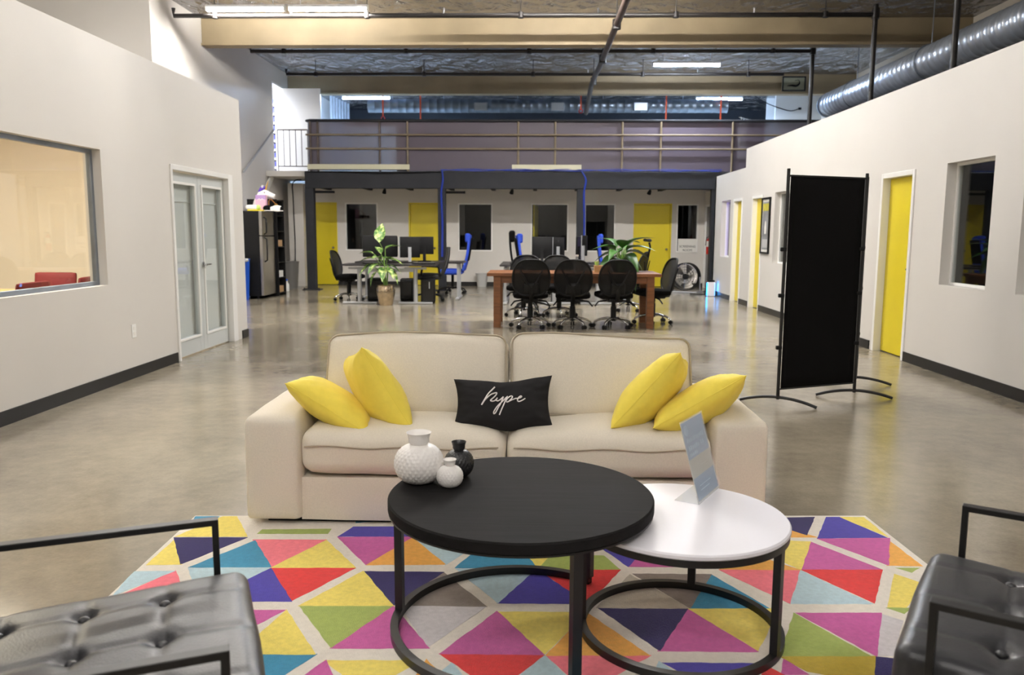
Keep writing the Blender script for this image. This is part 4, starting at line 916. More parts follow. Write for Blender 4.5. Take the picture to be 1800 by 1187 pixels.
# ---------------------------------------------------------------- task chairs
def star_base(t, rad, m='chrome', cm='black_plastic', rot=0.3):
    for k in range(5):
        a = rot+2*PI*k/5; d = Vector((math.cos(a), math.sin(a), 0))
        lg = MB().tube([d*0.03+Vector((0, 0, 0.13)), d*rad*0.35+Vector((0, 0, 0.135)), d*rad*0.7+Vector((0, 0, 0.115)), d*rad*0.95+Vector((0, 0, 0.085)), d*rad+Vector((0, 0, 0.06))], [0.02, 0.018, 0.016, 0.014, 0.012], 8).build('base_leg', m, t, smooth=60)
        n = Vector((-d.y, d.x, 0)); c = d*rad+Vector((0, 0, 0.03))
        mb = MB()
        for s in (-1, 1): mb.tube([c+n*(0.008*s), c+n*(0.026*s)], 0.029, 12)
        mb.build('caster', cm, lg, smooth=40)
def mesh_chair(label, loc, rz, sh=0.47, bh=0.95, group='black mesh task chairs', head=False):
    t = thing('task_chair', label, 'office chair', loc, rz, group)      # faces +Y, backrest at -Y
    star_base(t, 0.275)
    MB().tube([(0, 0, 0.1), (0, 0, 0.3)], 0.04, 12).tube([(0, 0, 0.3), (0, 0, sh-0.07)], 0.032, 12).build('gas_column', 'black_plastic', t, smooth=40)
    MB().rbox((0, -0.03, sh-0.075), (0.2, 0.26, 0.05), 0.015).build('mechanism', 'black_plastic', t, smooth=50)
    for s, y in ((1, 0.02), (1, -0.08), (-1, 0.0)): MB().tube([(s*0.08, y, sh-0.08), (s*0.22, y-0.02, sh-0.1), (s*0.27, y-0.05, sh-0.16)], 0.011, 6).build('lever', 'black_plastic', t, smooth=60)
    soft('seat', 'black_fabric', t, (0, 0.03, sh-0.01), (0.48, 0.46, 0.085), 0.035, (0, 0, 0.015), 8)
    # backrest: oval frame with mesh, leaning back
    z0, z1 = sh-0.01, bh; H_ = z1-z0; lp = []
    def bk(u, v):      # u -1..1, v 0..1
        wv = 0.20+0.055*math.sin(PI*min(1, v*0.85+0.12)); y = -0.23-0.10*v+0.05*u*u-0.03*math.sin(PI*v)*0
        return Vector((u*wv, y, z0+H_*v))
    N_ = 28
    for i in range(N_):
        a = 2*PI*i/N_; cu, sv = math.cos(a), math.sin(a)
        u = math.copysign(abs(cu)**0.55, cu); v = 0.5+0.5*math.copysign(abs(sv)**0.7, sv); lp.append(bk(u, v))
    MB().tube(lp, 0.014, 8, closed=True).build('back_frame', 'black_plastic', t, smooth=60)
    cc = bk(0, 0.5); mb = MB(); ring_ = [[cc+(p-cc)*f for p in lp] for f in (1, 0.75, 0.5, 0.25)]
    vs = [Vector(p) for rr in ring_ for p in rr]
    for v_ in vs: u_ = v_.x/0.25; v_.y = -0.23-0.10*(v_.z-z0)/H_+0.05*u_*u_
    fs = []
    for k in range(3):
        for i in range(N_): fs.append([k*N_+i, k*N_+(i+1) % N_, (k+1)*N_+(i+1) % N_, (k+1)*N_+i])
    fs.append([3*N_+i for i in range(N_)]); mb.add(vs, fs).build('mesh_panel', 'chair_mesh', t, smooth=80)
    for s in (-1, 1): MB().tube([(0, -0.285, z0+H_*0.22), (s*0.07, -0.30, z0+H_*0.4), (s*0.15, -0.315, z0+H_*0.72)], [0.02, 0.013, 0.009], 6).build('back_strut', 'black_plastic', t, smooth=60)
    soft('lumbar_pad', 'black_plastic', t, (0, -0.275, z0+H_*0.2), (0.2, 0.03, 0.16), 0.014, (0, 0.01, 0), 5, e=(R(12), 0, 0))
    MB().tube([(0, -0.1, sh-0.085), (0, -0.24, sh-0.07), (0, -0.285, sh+0.02), (0, -0.29, z0+H_*0.25)], [0.03, 0.03, 0.028, 0.02], 8, flat=0.6).build('back_stem', 'black_plastic', t, smooth=60)
    if head:
        MB().tube([(0, -0.32, z1-0.1), (0, -0.36, z1+0.08), (0, -0.34, z1+0.16)], 0.018, 8).build('head_stem', 'black_plastic', t, smooth=60)
        MB().tube([(-0.11, -0.30, z1+0.2), (0, -0.345, z1+0.19), (0.11, -0.30, z1+0.2)], 0.04, 8, flat=0.6).build('headrest', 'black_plastic', t, smooth=60)
    return t
c0_ = mesh_chair('black mesh office chair seen from behind, leftmost at the wooden table', (-0.03, 11.12, 0), 0.05)
copy_tree(c0_, (0.56, 11.14, 0), -0.04, 'black mesh office chair seen from behind, middle one at the wooden table')
copy_tree(c0_, (1.13, 11.16, 0), 0.1, 'black mesh office chair seen from behind, rightmost at the wooden table')
copy_tree(c0_, (0.42, 12.62, 0), PI+0.1, 'black mesh office chair on the far side of the wooden table, middle')
copy_tree(c0_, (-0.14, 12.60, 0), PI-0.15, 'black mesh office chair on the far side of the wooden table, left')
copy_tree(c0_, (1.76, 11.75, 0), PI/2+0.2, 'black office chair at the right end of the wooden table, side on')
copy_tree(c0_, (-3.52, 15.3, 0), -PI/2-0.1, 'black office chair at the left end of the left desks')
mesh_chair('black office chair with headrest behind the right end of the wooden table', (1.62, 13.6, 0), PI-2.0, 0.48, 1.0, 'black mesh task chairs', True)
# high-back chairs
def high_chair(label, loc, rz, m, name='executive_chair', top=1.05, headm=None, base='black_plastic', group='high-back office chairs', curve=0.08, th=0.07):
    t = thing(name, label, 'office chair', loc, rz, group)
    star_base(t, 0.31, base)
    MB().tube([(0, 0, 0.1), (0, 0, 0.42)], 0.03, 12).build('gas_column', 'black_plastic', t, smooth=40)
    soft('seat', m, t, (0, 0.02, 0.47), (0.5, 0.5, 0.1), 0.04, (0, 0, 0.02), 8)
    zs = [0.5+(top-0.5)*i/12 for i in range(13)]
    def fn(u, v):
        k = v*12; i = min(11, int(k)); z = zs[i]+(zs[i+1]-zs[i])*(k-i)
        a = 2*PI*u; x = 0.23*(1-0.25*v**2)*math.copysign(abs(math.cos(a))**0.4, math.cos(a)); y = th/2*math.copysign(abs(math.sin(a))**0.6, math.sin(a))
        return Vector((x, -0.24-0.13*v+curve*math.sin(v*PI*1.0)*-0.4+y, z))
    mb = MB().grid(fn, 24, 13, True); b = len(mb.v); mb.f.append([i*13 for i in range(24)]); mb.m.append(0); mb.f.append([i*13+12 for i in range(24)]); mb.m.append(0)
    mb.build('backrest', m, t, smooth=60)
    for s in (-1, 1): MB().tube([(s*0.26, -0.2, 0.48), (s*0.28, -0.18, 0.66), (s*0.28, 0.12, 0.68), (s*0.26, 0.16, 0.5)], 0.018, 8).build('armrest', 'black_plastic', t, smooth=60)
    if headm: soft('shell', 'black_fabric', t, (0, -0.385, top-0.3), (0.36, 0.02, 0.5), 0.008, (0, 0.004, 0), 4, e=(R(10), 0, 0)) if name == 'blue_chair' else None; soft('headrest', headm, t, (0, -0.33, top-0.06), (0.34, 0.1, 0.18), 0.03, (0, 0, 0.01), 6)
    return t
high_chair('black padded high-back chair facing left at the left desks', (-1.98, 15.35, 0), PI/2+0.15, mat('black_vinyl', rgb(26, 25, 25), 0.45), top=1.03)
bl = high_chair('tall blue high-back chair behind the left desks', (-1.72, 17.25, 0), PI/2, 'blue_fabric', 'blue_chair', 1.25, 'blue_fabric', group='tall blue chairs')
copy_tree(bl, (0.05, 16.9, 0), -PI/2+0.15, 'tall blue and black high-back chair behind the wooden table, left of the monitors')
copy_tree(bl, (1.72, 16.6, 0), -PI/2-0.1, 'tall blue chair partly hidden behind the table plant')
high_chair('thin black high-back chair left of the blue one behind the wooden table', (-0.02, 13.62, 0), -PI/2, 'black_fabric', 'slim_chair', 1.31, 'black_fabric', group='slim chairs', th=0.03)
# ---------------------------------------------------------------- wooden table
t = thing('dining_table', 'long brown wooden table with thick square legs', 'table', (0.57, 11.5, 0))
for k in range(4): box(-1.2, 1.2, -0.45+k*0.225, -0.45+k*0.225+0.222, 0.715, 0.76).build('plank', 'wood_table', t, bevel=0.004)
for s in (-1, 1): box(-1.03, 1.03, s*0.37-0.015, s*0.37+0.015, 0.62, 0.715).build('apron', 'wood_table', t)
for s in (-1, 1): box(s*1.04-0.02, s*1.04+0.02, -0.37, 0.37, 0.62, 0.715).build('end_apron', 'wood_table', t)
for sx in (-1, 1):
    for sy_ in (-1, 1): box(sx*1.06-0.05, sx*1.06+0.05, sy_*0.36-0.05, sy_*0.36+0.05, 0, 0.715).build('leg', 'wood_table', t, bevel=0.004)
# ---------------------------------------------------------------- plants
def leaf(L_, W_, curl, m, par, p, az, el, name='leaf', n=7):
    def fn(u, v):
        s = u; wv = W_*math.sin(PI*min(1, (s**0.75)))*(1-0.15*s)+0.001
        x = L_*s; z = -curl*L_*s*s; y = (v*2-1)*wv/2; z += abs(v*2-1)*wv*0.22
        return Vector((x, y, z))
    mb = MB().grid(fn, n, 5); M_ = rotm((0, 0, az)) @ rotm((0, -el, 0)); q = MB().add(mb.v, mb.f, M_, p)
    return q.build(name, m, par, smooth=80)
def variegated():
    m = bpy.data.materials.new('variegated_leaf'); m.use_nodes = True; N = m.node_tree.nodes; L = m.node_tree.links; b = N['Principled BSDF']; b.inputs['Roughness'].default_value = 0.4
    tc = N.new('ShaderNodeTexCoord'); n = N.new('ShaderNodeTexNoise'); n.inputs['Scale'].default_value = 16; n.inputs['Detail'].default_value = 5; L.new(tc.outputs['Object'], n.inputs['Vector'])
    r = N.new('ShaderNodeValToRGB'); r.color_ramp.elements[0].position = 0.47; r.color_ramp.elements[0].color = (*rgb(72, 116, 42), 1); r.color_ramp.elements[1].position = 0.62; r.color_ramp.elements[1].color = (*rgb(206, 222, 140), 1)
    L.new(n.outputs['Fac'], r.inputs[0]); L.new(r.outputs[0], b.inputs['Base Color']); MATS['variegated'] = m
variegated()
pp = onZ(676, 538, 0); t = thing('potted_plant', 'variegated leafy plant in brass-coloured pot before the left desks', 'plant', (pp.x, pp.y+0.15, 0))
MB().lathe([(0, 0), (0.115, 0), (0.125, 0.02), (0.165, 0.22), (0.168, 0.3), (0.15, 0.355), (0.16, 0.365), (0.15, 0.37), (0.14, 0.35), (0.14, 0.33), (0, 0.33)], 28).build('pot', 'brass_pot', t, smooth=40)
MB().lathe([(0, 0.328), (0.138, 0.334), (0, 0.345)], 20).build('soil', 'soil', t)
stems = [(-0.02, 0.0, 0.86), (0.05, -0.03, 0.72), (-0.06, 0.03, 0.6)]
for (x, y, z) in stems: MB().tube([(x*0.3, y*0.3, 0.33), (x*0.8, y, z*0.75), (x, y, z)], [0.016, 0.013, 0.008], 8).build('stem', 'stem_green', t, smooth=60)
LV = [(445,500,1.55,1.2,0.36),(500,560,0.6,0.5,0.26),(385,600,3.0,0.35,0.22),(400,640,3.3,0.1,0.24),(520,650,-0.15,0.0,0.26),(430,690,-2.2,-0.3,0.26),(370,700,3.6,-0.35,0.25),(470,720,-1.4,-0.5,0.28),(500,720,-0.8,-0.35,0.26),(540,740,-0.3,-0.7,0.26),(420,760,-2.7,-0.8,0.24),(530,700,0.1,-0.3,0.24),(450,640,-1.9,0.3,0.24),(350,690,3.2,-0.5,0.2),(460,600,2.2,0.8,0.22),(480,650,0.9,0.3,0.24)]
for (cx, cy, az, el, L_) in LV:
    p = onY(580+cx/5.16, 330+cy/5.16, pp.y+0.15)-t.location; base = Vector((p.x*0.9, 0, p.z+0.0)); leaf(L_*1.2, L_*0.62, 0.35, 'variegated', t, base+Vector((0, -0.03*math.sin(az), 0)), az, el)
    MB().tube([(base.x*0.4, 0, max(0.4, base.z-0.12)), base], 0.006, 5).build('petiole', 'stem_green', t)
t = thing('table_plant', 'dark green broad-leaved plant in a dark pot on the wooden table', 'plant', (1.28, 11.72, 0.76))
MB().lathe([(0, 0), (0.09, 0), (0.12, 0.02), (0.15, 0.13), (0.15, 0.15), (0.14, 0.15), (0.13, 0.13), (0, 0.12)], 24).build('pot', 'black_ceramic', t, smooth=40)
for k in range(19):
    az = k*2.4; el = 1.1-0.085*k+random.uniform(-0.1, 0.1); z = 0.36-0.012*k; q = Vector((0.08*math.cos(az), 0.08*math.sin(az), z))
    MB().tube([(0, 0, 0.13), (q.x*0.4, q.y*0.4, z*0.7), q], 0.007, 5).build('stem', 'stem_green', t)
    leaf(random.uniform(0.26, 0.36), random.uniform(0.19, 0.24), 0.9, 'leaf_green', t, q, az, el)
t = thing('planter_box', 'small wooden box with succulent on the wooden table', 'planter', (0.98, 11.42, 0.76))
for q in ((-0.11, 0.11, -0.07, -0.055), (-0.11, 0.11, 0.055, 0.07), (-0.11, -0.095, -0.055, 0.055), (0.095, 0.11, -0.055, 0.055)): box(*q, 0, 0.1).build('side_board', 'wood_pale', t, bevel=0.002)
box(-0.095, 0.095, -0.055, 0.055, 0.0, 0.08).build('soil', 'soil', t)
for k in range(9): leaf(0.08, 0.035, -0.3, 'leaf_pale', t, (-0.09+0.004*k, 0.0, 0.085), k*0.7, 0.5+0.08*k)
t = thing('glass_bottle', 'clear glass bottle on the wooden table behind the middle chair', 'bottle', (0.62, 11.3, 0.76))
MB().lathe([(0, 0), (0.045, 0), (0.047, 0.01), (0.047, 0.13), (0.02, 0.18), (0.018, 0.23)], 20).build('bottle_body', 'clear_acrylic', t, smooth=40); MB().lathe([(0, 0.225), (0.021, 0.225), (0.021, 0.25), (0, 0.25)], 16).build('cap', 'paper_white', t)
# ---------------------------------------------------------------- desks
def tleg(t, x, y0, y1, zt):
    MB().tube([(x, (y0+y1)/2, 0.04), (x, (y0+y1)/2, zt-0.04)], 0.038, 12).build('leg_post', 'silver_paint', t, smooth=40)
    MB().bar([(x, y0, 0.02), (x, y1, 0.02)], 0.07, 0.035).build('leg_foot', 'silver_paint', t, bevel=0.01)
    MB().bar([(x, y0+0.05, zt-0.045), (x, y1-0.05, zt-0.045)], 0.05, 0.04).build('leg_arm', 'silver_paint', t)
def tlegx(t, x, y, zt, w=0.62):
    MB().tube([(x, y, 0.04), (x, y, zt-0.06)], 0.04, 12).build('leg_post', 'silver_paint', t, smooth=40)
    MB().bar([(x-w/2, y, 0.02), (x+w/2, y, 0.02)], 0.07, 0.035).build('leg_foot', 'silver_paint', t, bevel=0.01)
    MB().bar([(x-w*0.32, y, zt-0.045), (x+w*0.32, y, zt-0.045)], 0.05, 0.04).build('leg_arm', 'silver_paint', t)
t = thing('office_desk', 'dark-topped desk with silver T legs behind the brass pot', 'desk', (-2.65, 14.75, 0), group='office desks')
MB().prism([(-0.83, -0.2), (-0.7, -0.36), (0.9, -0.36), (0.9, 0.35), (-0.83, 0.35)], 0.70, 0.73).build('desk_top', 'desk_dark', t, bevel=0.004)
tlegx(t, -0.52, -0.12, 0.70); tlegx(t, 0.51, -0.12, 0.70)
MB().bar([(-0.52, -0.12, 0.62), (0.51, -0.12, 0.62)], 0.04, 0.06).build('stretcher', 'silver_paint', t)
t = thing('office_desk', 'dark-topped desk with twin silver legs at the right of the left group', 'desk', (-2.05, 15.85, 0), group='office desks')
box(-1.45, 0.68, -0.1, 0.75, 0.70, 0.73).build('desk_top', 'desk_dark', t, bevel=0.004)
for y in (0.0, 0.3): MB().bar([(0.58, y, 0.03), (0.58, y, 0.70)], 0.05, 0.05).build('leg_post', 'silver_paint', t)
MB().bar([(0.58, -0.3, 0.02), (0.58, 0.55, 0.02)], 0.07, 0.035).build('leg_foot', 'silver_paint', t, bevel=0.01)
tleg(t, -1.3, 0.0, 0.65, 0.70)
t = thing('office_desk', 'dark-topped desk with silver T legs behind the wooden table', 'desk', (0.75, 14.95, 0), group='office desks')
box(-1.35, 1.15, -0.4, 0.4, 0.70, 0.73).build('desk_top', 'desk_dark', t, bevel=0.004)
tlegx(t, -0.35, -0.15, 0.70); tlegx(t, 0.45, -0.15, 0.70); tleg(t, -1.25, -0.3, 0.3, 0.70)
t = thing('office_desk', 'dark desk farther back behind the wooden table, under the monitors', 'desk', (0.75, 15.85, 0), group='office desks')
box(-1.35, 1.15, -0.45, 0.45, 0.70, 0.73).build('desk_top', 'desk_dark', t, bevel=0.004); tleg(t, -1.25, -0.35, 0.35, 0.70); tleg(t, 1.05, -0.35, 0.35, 0.70)
def monitor(label, px0, px1, py0, py1, Y, yaw, back=True, silver=False):
    a = onY(px0, py0, Y); b = onY(px1, py1, Y); wv = b.x-a.x; wv2 = wv/max(0.35, math.cos(yaw)); h = a.z-b.z
    t = thing('monitor', label, 'monitor', ((a.x+b.x)/2, Y, 0.73), yaw, 'computer monitors'); zb = b.z-0.73
    MB().rbox((0, 0, zb+h/2), (wv2, 0.04, h), 0.012).build('casing', 'black_plastic', t, smooth=50)
    box(-wv2/2+0.015, wv2/2-0.015, 0.0205, 0.022, zb+0.015, zb+h-0.015).build('screen', 'black_gloss', t)
    if silver: box(-wv2/2-0.004, -wv2/2+0.012, -0.024, 0.024, zb, zb+h).build('bezel_edge', 'silver_paint', t)
    MB().bar([(0, -0.04, 0.01), (0, -0.035, zb+h*0.5)], 0.06, 0.03).build('stand_post', 'silver_paint' if silver else 'black_plastic', t)
    MB().rbox((0, -0.02, 0.008), (0.26, 0.18, 0.015), 0.006).build('stand_base', 'black_plastic', t, smooth=50)
    return t
monitor('black monitor at the left end of the left desks', 638, 698, 414, 452, 15.5, 0.15)
monitor('black monitor behind the potted plant on the left desks', 664, 700, 416, 450, 16.1, -0.3)
monitor('black monitor with silver edge on the left desks', 702, 738, 416, 453, 15.4, 0.2, silver=True)
monitor('wide black monitor at the right of the left desks', 730, 762, 416, 447, 16.0, 0.1)
monitor('large black monitor behind the wooden table, in front of a dark window', 935, 971, 416, 455, 15.6, 0.0)
monitor('black monitor with silver edge right of the large one', 972, 992, 417, 450, 15.9, -0.25, silver=True)
monitor('slim monitor turned side on near the blue-cabled column', 1013, 1022, 416, 450, 15.8, 0.9)
monitor('silver-edged monitor turned side on right of the slim one', 1024, 1031, 414, 450, 15.5, -0.9, silver=True)
for i, (x, y, lb) in enumerate(((-2.9, 14.72, 'black keyboard on the left desks beside the plant'), (-2.0, 14.75, 'black keyboard on the left desks right of the plant'), (-0.2, 14.8, 'black keyboard on the desk behind the wooden table'))):
    t = thing('keyboard', lb, 'keyboard', (x, y, 0.731), 0.1*i, 'keyboards'); MB().rbox((0, 0, 0.012), (0.42, 0.14, 0.022), 0.006).build('keyboard_body', 'black_plastic', t, smooth=50)
    for r_ in range(4): box(-0.195, 0.195, -0.058+r_*0.03, -0.034+r_*0.03, 0.02, 0.028).build('key_row', 'grey_plastic', t)
for (x, y, w_, h_, lb, led) in ((-3.0, 15.4, 0.32, 0.42, 'black computer tower under the left desks at the left', True), (-1.95, 14.95, 0.26, 0.45, 'black computer tower under the black high-back chair', False), (-2.45, 15.6, 0.24, 0.40, 'black computer tower deep under the left desks', False), (0.62, 15.1, 0.5, 0.42, 'black computer tower under the desk behind the wooden table', False)):
    t = thing('computer_tower', lb, 'computer', (x, y, 0), 0.1, 'computer towers')
    MB().rbox((0, 0, h_/2+0.01), (w_, 0.45, h_), 0.012).build('case', 'black_plastic', t, smooth=50)
    box(-w_/2+0.02, w_/2-0.02, -0.232, -0.224, 0.04, h_-0.03).build('front_panel', 'black_gloss', t)
    for sx in (-1, 1): box(sx*(w_/2-0.03)-0.015, sx*(w_/2-0.03)+0.015, -0.18, 0.18, 0, 0.02).build('foot', 'black_plastic', t)
    if led: MB().tube(arc((w_/2-0.06, -0.236, 0.22), 0.035, 0, 2*PI, 12, 'y')[:-1], 0.01, 6, closed=True).build('status_light', 'led_blue', t, smooth=60)
    elif w_ == 0.26: box(0.02, 0.035, -0.236, -0.232, 0.28, 0.4).build('badge', 'silver_paint', t)
# ---------------------------------------------------------------- bins, fridge, shelf
def bin_(label, loc, r0_, r1_, h, m, group=None, name='waste_bin', sq=False):
    t = thing(name, label, 'bin', loc, PI/4 if sq else 0, group); n = 4 if sq else 20
    MB().lathe([(0, 0), (r0_, 0), (r1_, h), (r1_-0.008, h), (r0_-0.01, 0.015), (0, 0.015)], n).build('bin_body', m, t, smooth=40 if not sq else None)
    MB().tube([(r1_*math.cos(2*PI*i/n), r1_*math.sin(2*PI*i/n), h) for i in range(n)], 0.012, 6, closed=True).build('rim', m, t, smooth=40)
    return t
p = onZ(850, 501, 0); bin_('pale see-through waste bin by the back wall', (p.x, min(p.y, 19.5), 0), 0.11, 0.15, 0.32, 'clear_bin')
p = onZ(511, 508, 0); bin_('tall dark grey bin beside the black shelf', (p.x, p.y, 0), 0.16, 0.2, 0.62, 'grey_plastic')
t = bin_('blue recycling bin beside the fridge', (-5.62, 15.1, 0), 0.24, 0.28, 0.78, 'blue_plastic', sq=True, name='recycling_bin')
soft('bin_liner', 'clear_bin', t, (0, 0, 0.77), (0.36, 0.36, 0.07), 0.02, (0, 0, 0.01), 6, 0.02)
p = onZ(505, 512, 0); t = thing('spray_bottle', 'white spray bottle on the floor beside the dark grey bin', 'bottle', (p.x, p.y, 0))
MB().lathe([(0, 0), (0.045, 0), (0.047, 0.01), (0.045, 0.15), (0.018, 0.2), (0.018, 0.23)], 16).build('bottle_body', 'paper_white', t, smooth=40); MB().rbox((0.0, -0.02, 0.25), (0.03, 0.08, 0.04), 0.008).build('trigger_head', 'blue_plastic', t, smooth=50)
ft = onX(462, 372, -5.2); FX0, FX1, FY0, FY1 = -5.88, -5.2, 15.42, 16.15; FH = onY(462, 371, FY0).z
t = thing('refrigerator', 'black-sided refrigerator with stainless doors by the left wall', 'refrigerator', ((FX0+FX1)/2, (FY0+FY1)/2, 0)); hx, hy = (FX1-FX0)/2, (FY1-FY0)/2
MB().box(-hx, hx-0.07, -hy, hy, 0.06, FH).build('cabinet', 'black_plastic', t, bevel=0.008)
for sx in (-hx+0.06, hx-0.14):
    for sy2 in (-hy+0.06, hy-0.06): MB().lathe([(0.025, 0), (0.025, 0.06)], 10, (sx, sy2, 0)).build('foot', 'black_plastic', t)
zsp = onY(480, 415, FY0).z
for z0_, z1_ in ((0.07, zsp-0.006), (zsp+0.006, FH)):
    d = box(hx-0.066, hx, -hy+0.002, hy-0.002, z0_, z1_).build('door', 'brushed', t, bevel=0.012)
    hz0, hz1 = (zsp-0.5, zsp-0.03) if z0_ < 0.5 else (zsp+0.03, zsp+0.36)
    MB().tube([(hx, -hy+0.09, hz0), (hx+0.05, -hy+0.09, hz0+0.03), (hx+0.055, -hy+0.09, (hz0+hz1)/2), (hx+0.05, -hy+0.09, hz1-0.03), (hx, -hy+0.09, hz1)], 0.014, 8).build('handle', 'black_plastic', d, smooth=60)
t = thing('bookshelf', 'tall narrow black open shelf behind the refrigerator', 'shelf', (-5.45, 16.42, 0), 0)
SHH = onY(490, 351, 16.4).z
box(-0.3, -0.28, -0.23, 0.23, 0, SHH).build('back_panel', 'black_plastic', t)
for y in (-0.23, 0.21): box(-0.28, 0.3, y, y+0.02, 0, SHH).build('side_panel', 'black_plastic', t)
zz = [0.05+(SHH-0.08)*k/6 for k in range(7)]
for z in zz: box(-0.28, 0.29, -0.21, 0.21, z, z+0.02).build('shelf_board', 'black_plastic', t)
for z, m, lb in ((zz[3], 'cardboard', 'brown carton on an upper level of the black shelf'), (zz[1], 'paper_white', 'white carton on a lower level of the black shelf'), (zz[0], 'cardboard', 'brown carton on the bottom of the black shelf')):
    t2 = thing('carton', lb, 'box', (-5.3, 16.42, z+0.0205), group='cartons on the black shelf'); box(-0.12, 0.12, -0.15, 0.15, 0, 0.13).build('carton_body', m, t2); box(-0.02, 0.02, -0.15, 0.15, 0.13, 0.1315).build('tape', 'wood_pale', t2)
# things on the fridge
ZF = FH+0.001
def fp(px, py, Y=15.6): return onY(px, py, Y)
t = thing('unicorn_head', 'white plush unicorn head with gold horn on top of the refrigerator', 'plush toy', (fp(455, 350).x, 15.85, ZF))
def lf(px, py): q = onY(px, py, 15.85); return Vector((q.x-t.location.x, 0, q.z-ZF))
MB().tube([lf(452, 370), lf(455, 356), lf(461, 342), lf(466, 340), lf(474, 343), lf(483, 346)], [0.1, 0.1, 0.085, 0.075, 0.06, 0.045], 14).build('head', 'white_ceramic', t, smooth=80)
MB().tube([lf(467, 334), lf(469, 326), lf(472, 317)], [0.022, 0.014, 0.003], 10).build('horn', 'gold', t, smooth=60)
MB().tube([lf(466, 330), lf(460, 331), lf(456, 337), lf(456, 345)], [0.03, 0.04, 0.03, 0.02], 8).build('mane', 'purple', t, smooth=80)
for s in (-1, 1): MB().lathe([(0, 0), (0.02, 0.01), (0, 0.07)], 8, lf(462, 331)+Vector((0, 0.04*s, 0))).build('ear', 'white_ceramic', t, smooth=60)
MB().lathe([(0, -0.004), (0.012, 0), (0, 0.004)], 10, lf(467, 339)+Vector((0, -0.078, 0)), rotm((PI/2, 0, 0))).build('eye', 'black_gloss', t); MB().lathe([(0, -0.004), (0.009, 0), (0, 0.004)], 10, lf(482, 345)+Vector((0, -0.044, 0)), rotm((PI/2, 0, 0))).build('nostril', 'black_gloss', t)
a = fp(450, 343); b = fp(469, 368)
t = thing('gift_box', 'pink and lilac printed box on top of the refrigerator', 'box', ((a.x+b.x)/2, 15.6, ZF)); wv, hv = b.x-a.x, a.z-ZF
box(-wv/2, wv/2, -0.05, 0.05, 0, hv).build('box_body', 'pink_print', t, bevel=0.004); box(-wv/2, wv/2, -0.052, -0.05, hv*0.72, hv).build('top_band', 'lilac_print', t)
MB().tube(spline([(-wv*0.3, -0.053, hv*0.68), (-wv*0.1, -0.053, hv*0.76), (0, -0.053, hv*0.68), (wv*0.15, -0.053, hv*0.76), (wv*0.3, -0.053, hv*0.7)], 4), 0.006, 5).build('printed_script', 'paper_white', t)
t = thing('leather_strap', 'brown leather strap draped beside the pink box on the refrigerator', 'strap', (fp(478, 370).x, 15.7, ZF))
MB().tube([(-0.09, -0.02, 0.0), (-0.08, -0.02, 0.2), (-0.05, 0, 0.24), (0.05, -0.02, 0.14), (0.13, -0.02, 0.02), (0.14, -0.02, 0.02)], 0.022, 8, flat=0.4).build('strap', 'brown_leather', t, smooth=60); MB().tube(arc((0.06, -0.03, 0.12), 0.025, 0, 2*PI, 10, 'y')[:-1], 0.006, 5, closed=True).build('buckle', 'gold', t)
for k, (px, lb) in enumerate(((474, 'black and white shoe beside the pink box on the refrigerator'), (488, 'black and white shoe hanging at the right edge of the refrigerator top'))):
    t = thing('shoe', lb, 'shoe', (fp(px, 372).x, 15.53+0.05*k, ZF), 0.3+0.5*k, 'shoes on the refrigerator')
    soft('upper', 'black_fabric' if k == 0 else 'white_ceramic', t, (0, 0, 0.05), (0.2, 0.09, 0.085), 0.035, (0, 0, 0.02), 6); soft('toe_cap', 'white_ceramic' if k == 0 else 'black_fabric', t, (0.07, -0.01, 0.045), (0.09, 0.085, 0.075), 0.03, (0, 0, 0.01), 5); MB().rbox((0, 0, 0.008), (0.21, 0.095, 0.016), 0.006).build('sole', 'white_ceramic', t)
t = thing('tissue_pack', 'white and green plastic pack at the left on top of the refrigerator', 'package', (fp(447, 366).x, 15.52, ZF+0.022)); soft('pack_body', 'paper_white', t, (0, 0, 0.045), (0.26, 0.14, 0.085), 0.03, (0, 0, 0.01), 6, 0.01); soft('pack_end', 'leaf_pale', t, (0.11, 0, 0.045), (0.06, 0.145, 0.088), 0.028, (0, 0, 0.01), 4)
tag(MB().rbox((fp(454, 371).x, 15.52, ZF+0.011), (0.32, 0.16, 0.02), 0.004).build('yellow_folder', 'yellow_door'), 'yellow flat folder under the white pack on the refrigerator', 'folder')
# cord on the pilaster
t = thing('power_cord', 'black cord hanging down the white pilaster beside the shelf', 'cord', (0, 19.28, 0))
MB().tube(spline([onY(px, py, 19.28)-Vector((0, 19.28, 0)) for px, py in ((530, 316), (520, 317), (514, 325), (515, 345), (517, 390), (519, 430), (519, 462))], 5), 0.012, 6).build('cord', 'black_plastic', t, smooth=60)
# ---------------------------------------------------------------- right back corner
p = onZ(1208, 515, 0); t = thing('drum_fan', 'round metal drum fan on the floor in the right back corner', 'fan', (p.x, p.y+0.2, 0), -0.55)
FR = 0.3; fc = Vector((0, 0, FR+0.05)); Mf = rotm((PI/2, 0, 0))
q = MB().lathe([(FR, -0.1), (FR+0.012, -0.1), (FR+0.012, 0.1), (FR, 0.1), (FR, -0.1)], 32); q.f = [f for f in q.f if len(f) == 4]; q.m = q.m[:len(q.f)]
MB().add(q.v, q.f, Mf, fc).build('drum', 'black_plastic', t, smooth=50)
for k in range(5):
    a = 2*PI*k/5
    def bl_(u, v): r_ = 0.05+0.21*u; an = a+(v-0.5)*0.75; return Vector((r_*math.cos(an), 0.03*(v-0.5)*2, r_*math.sin(an)))+fc
    MB().grid(bl_, 5, 5).build('fan_blade', 'brushed', t, smooth=80)
q = MB().lathe([(0, -0.06), (0.06, -0.05), (0.065, 0.05), (0, 0.06)], 16); MB().add(q.v, q.f, Mf, fc).build('hub', 'black_plastic', t, smooth=40)
mb = MB()
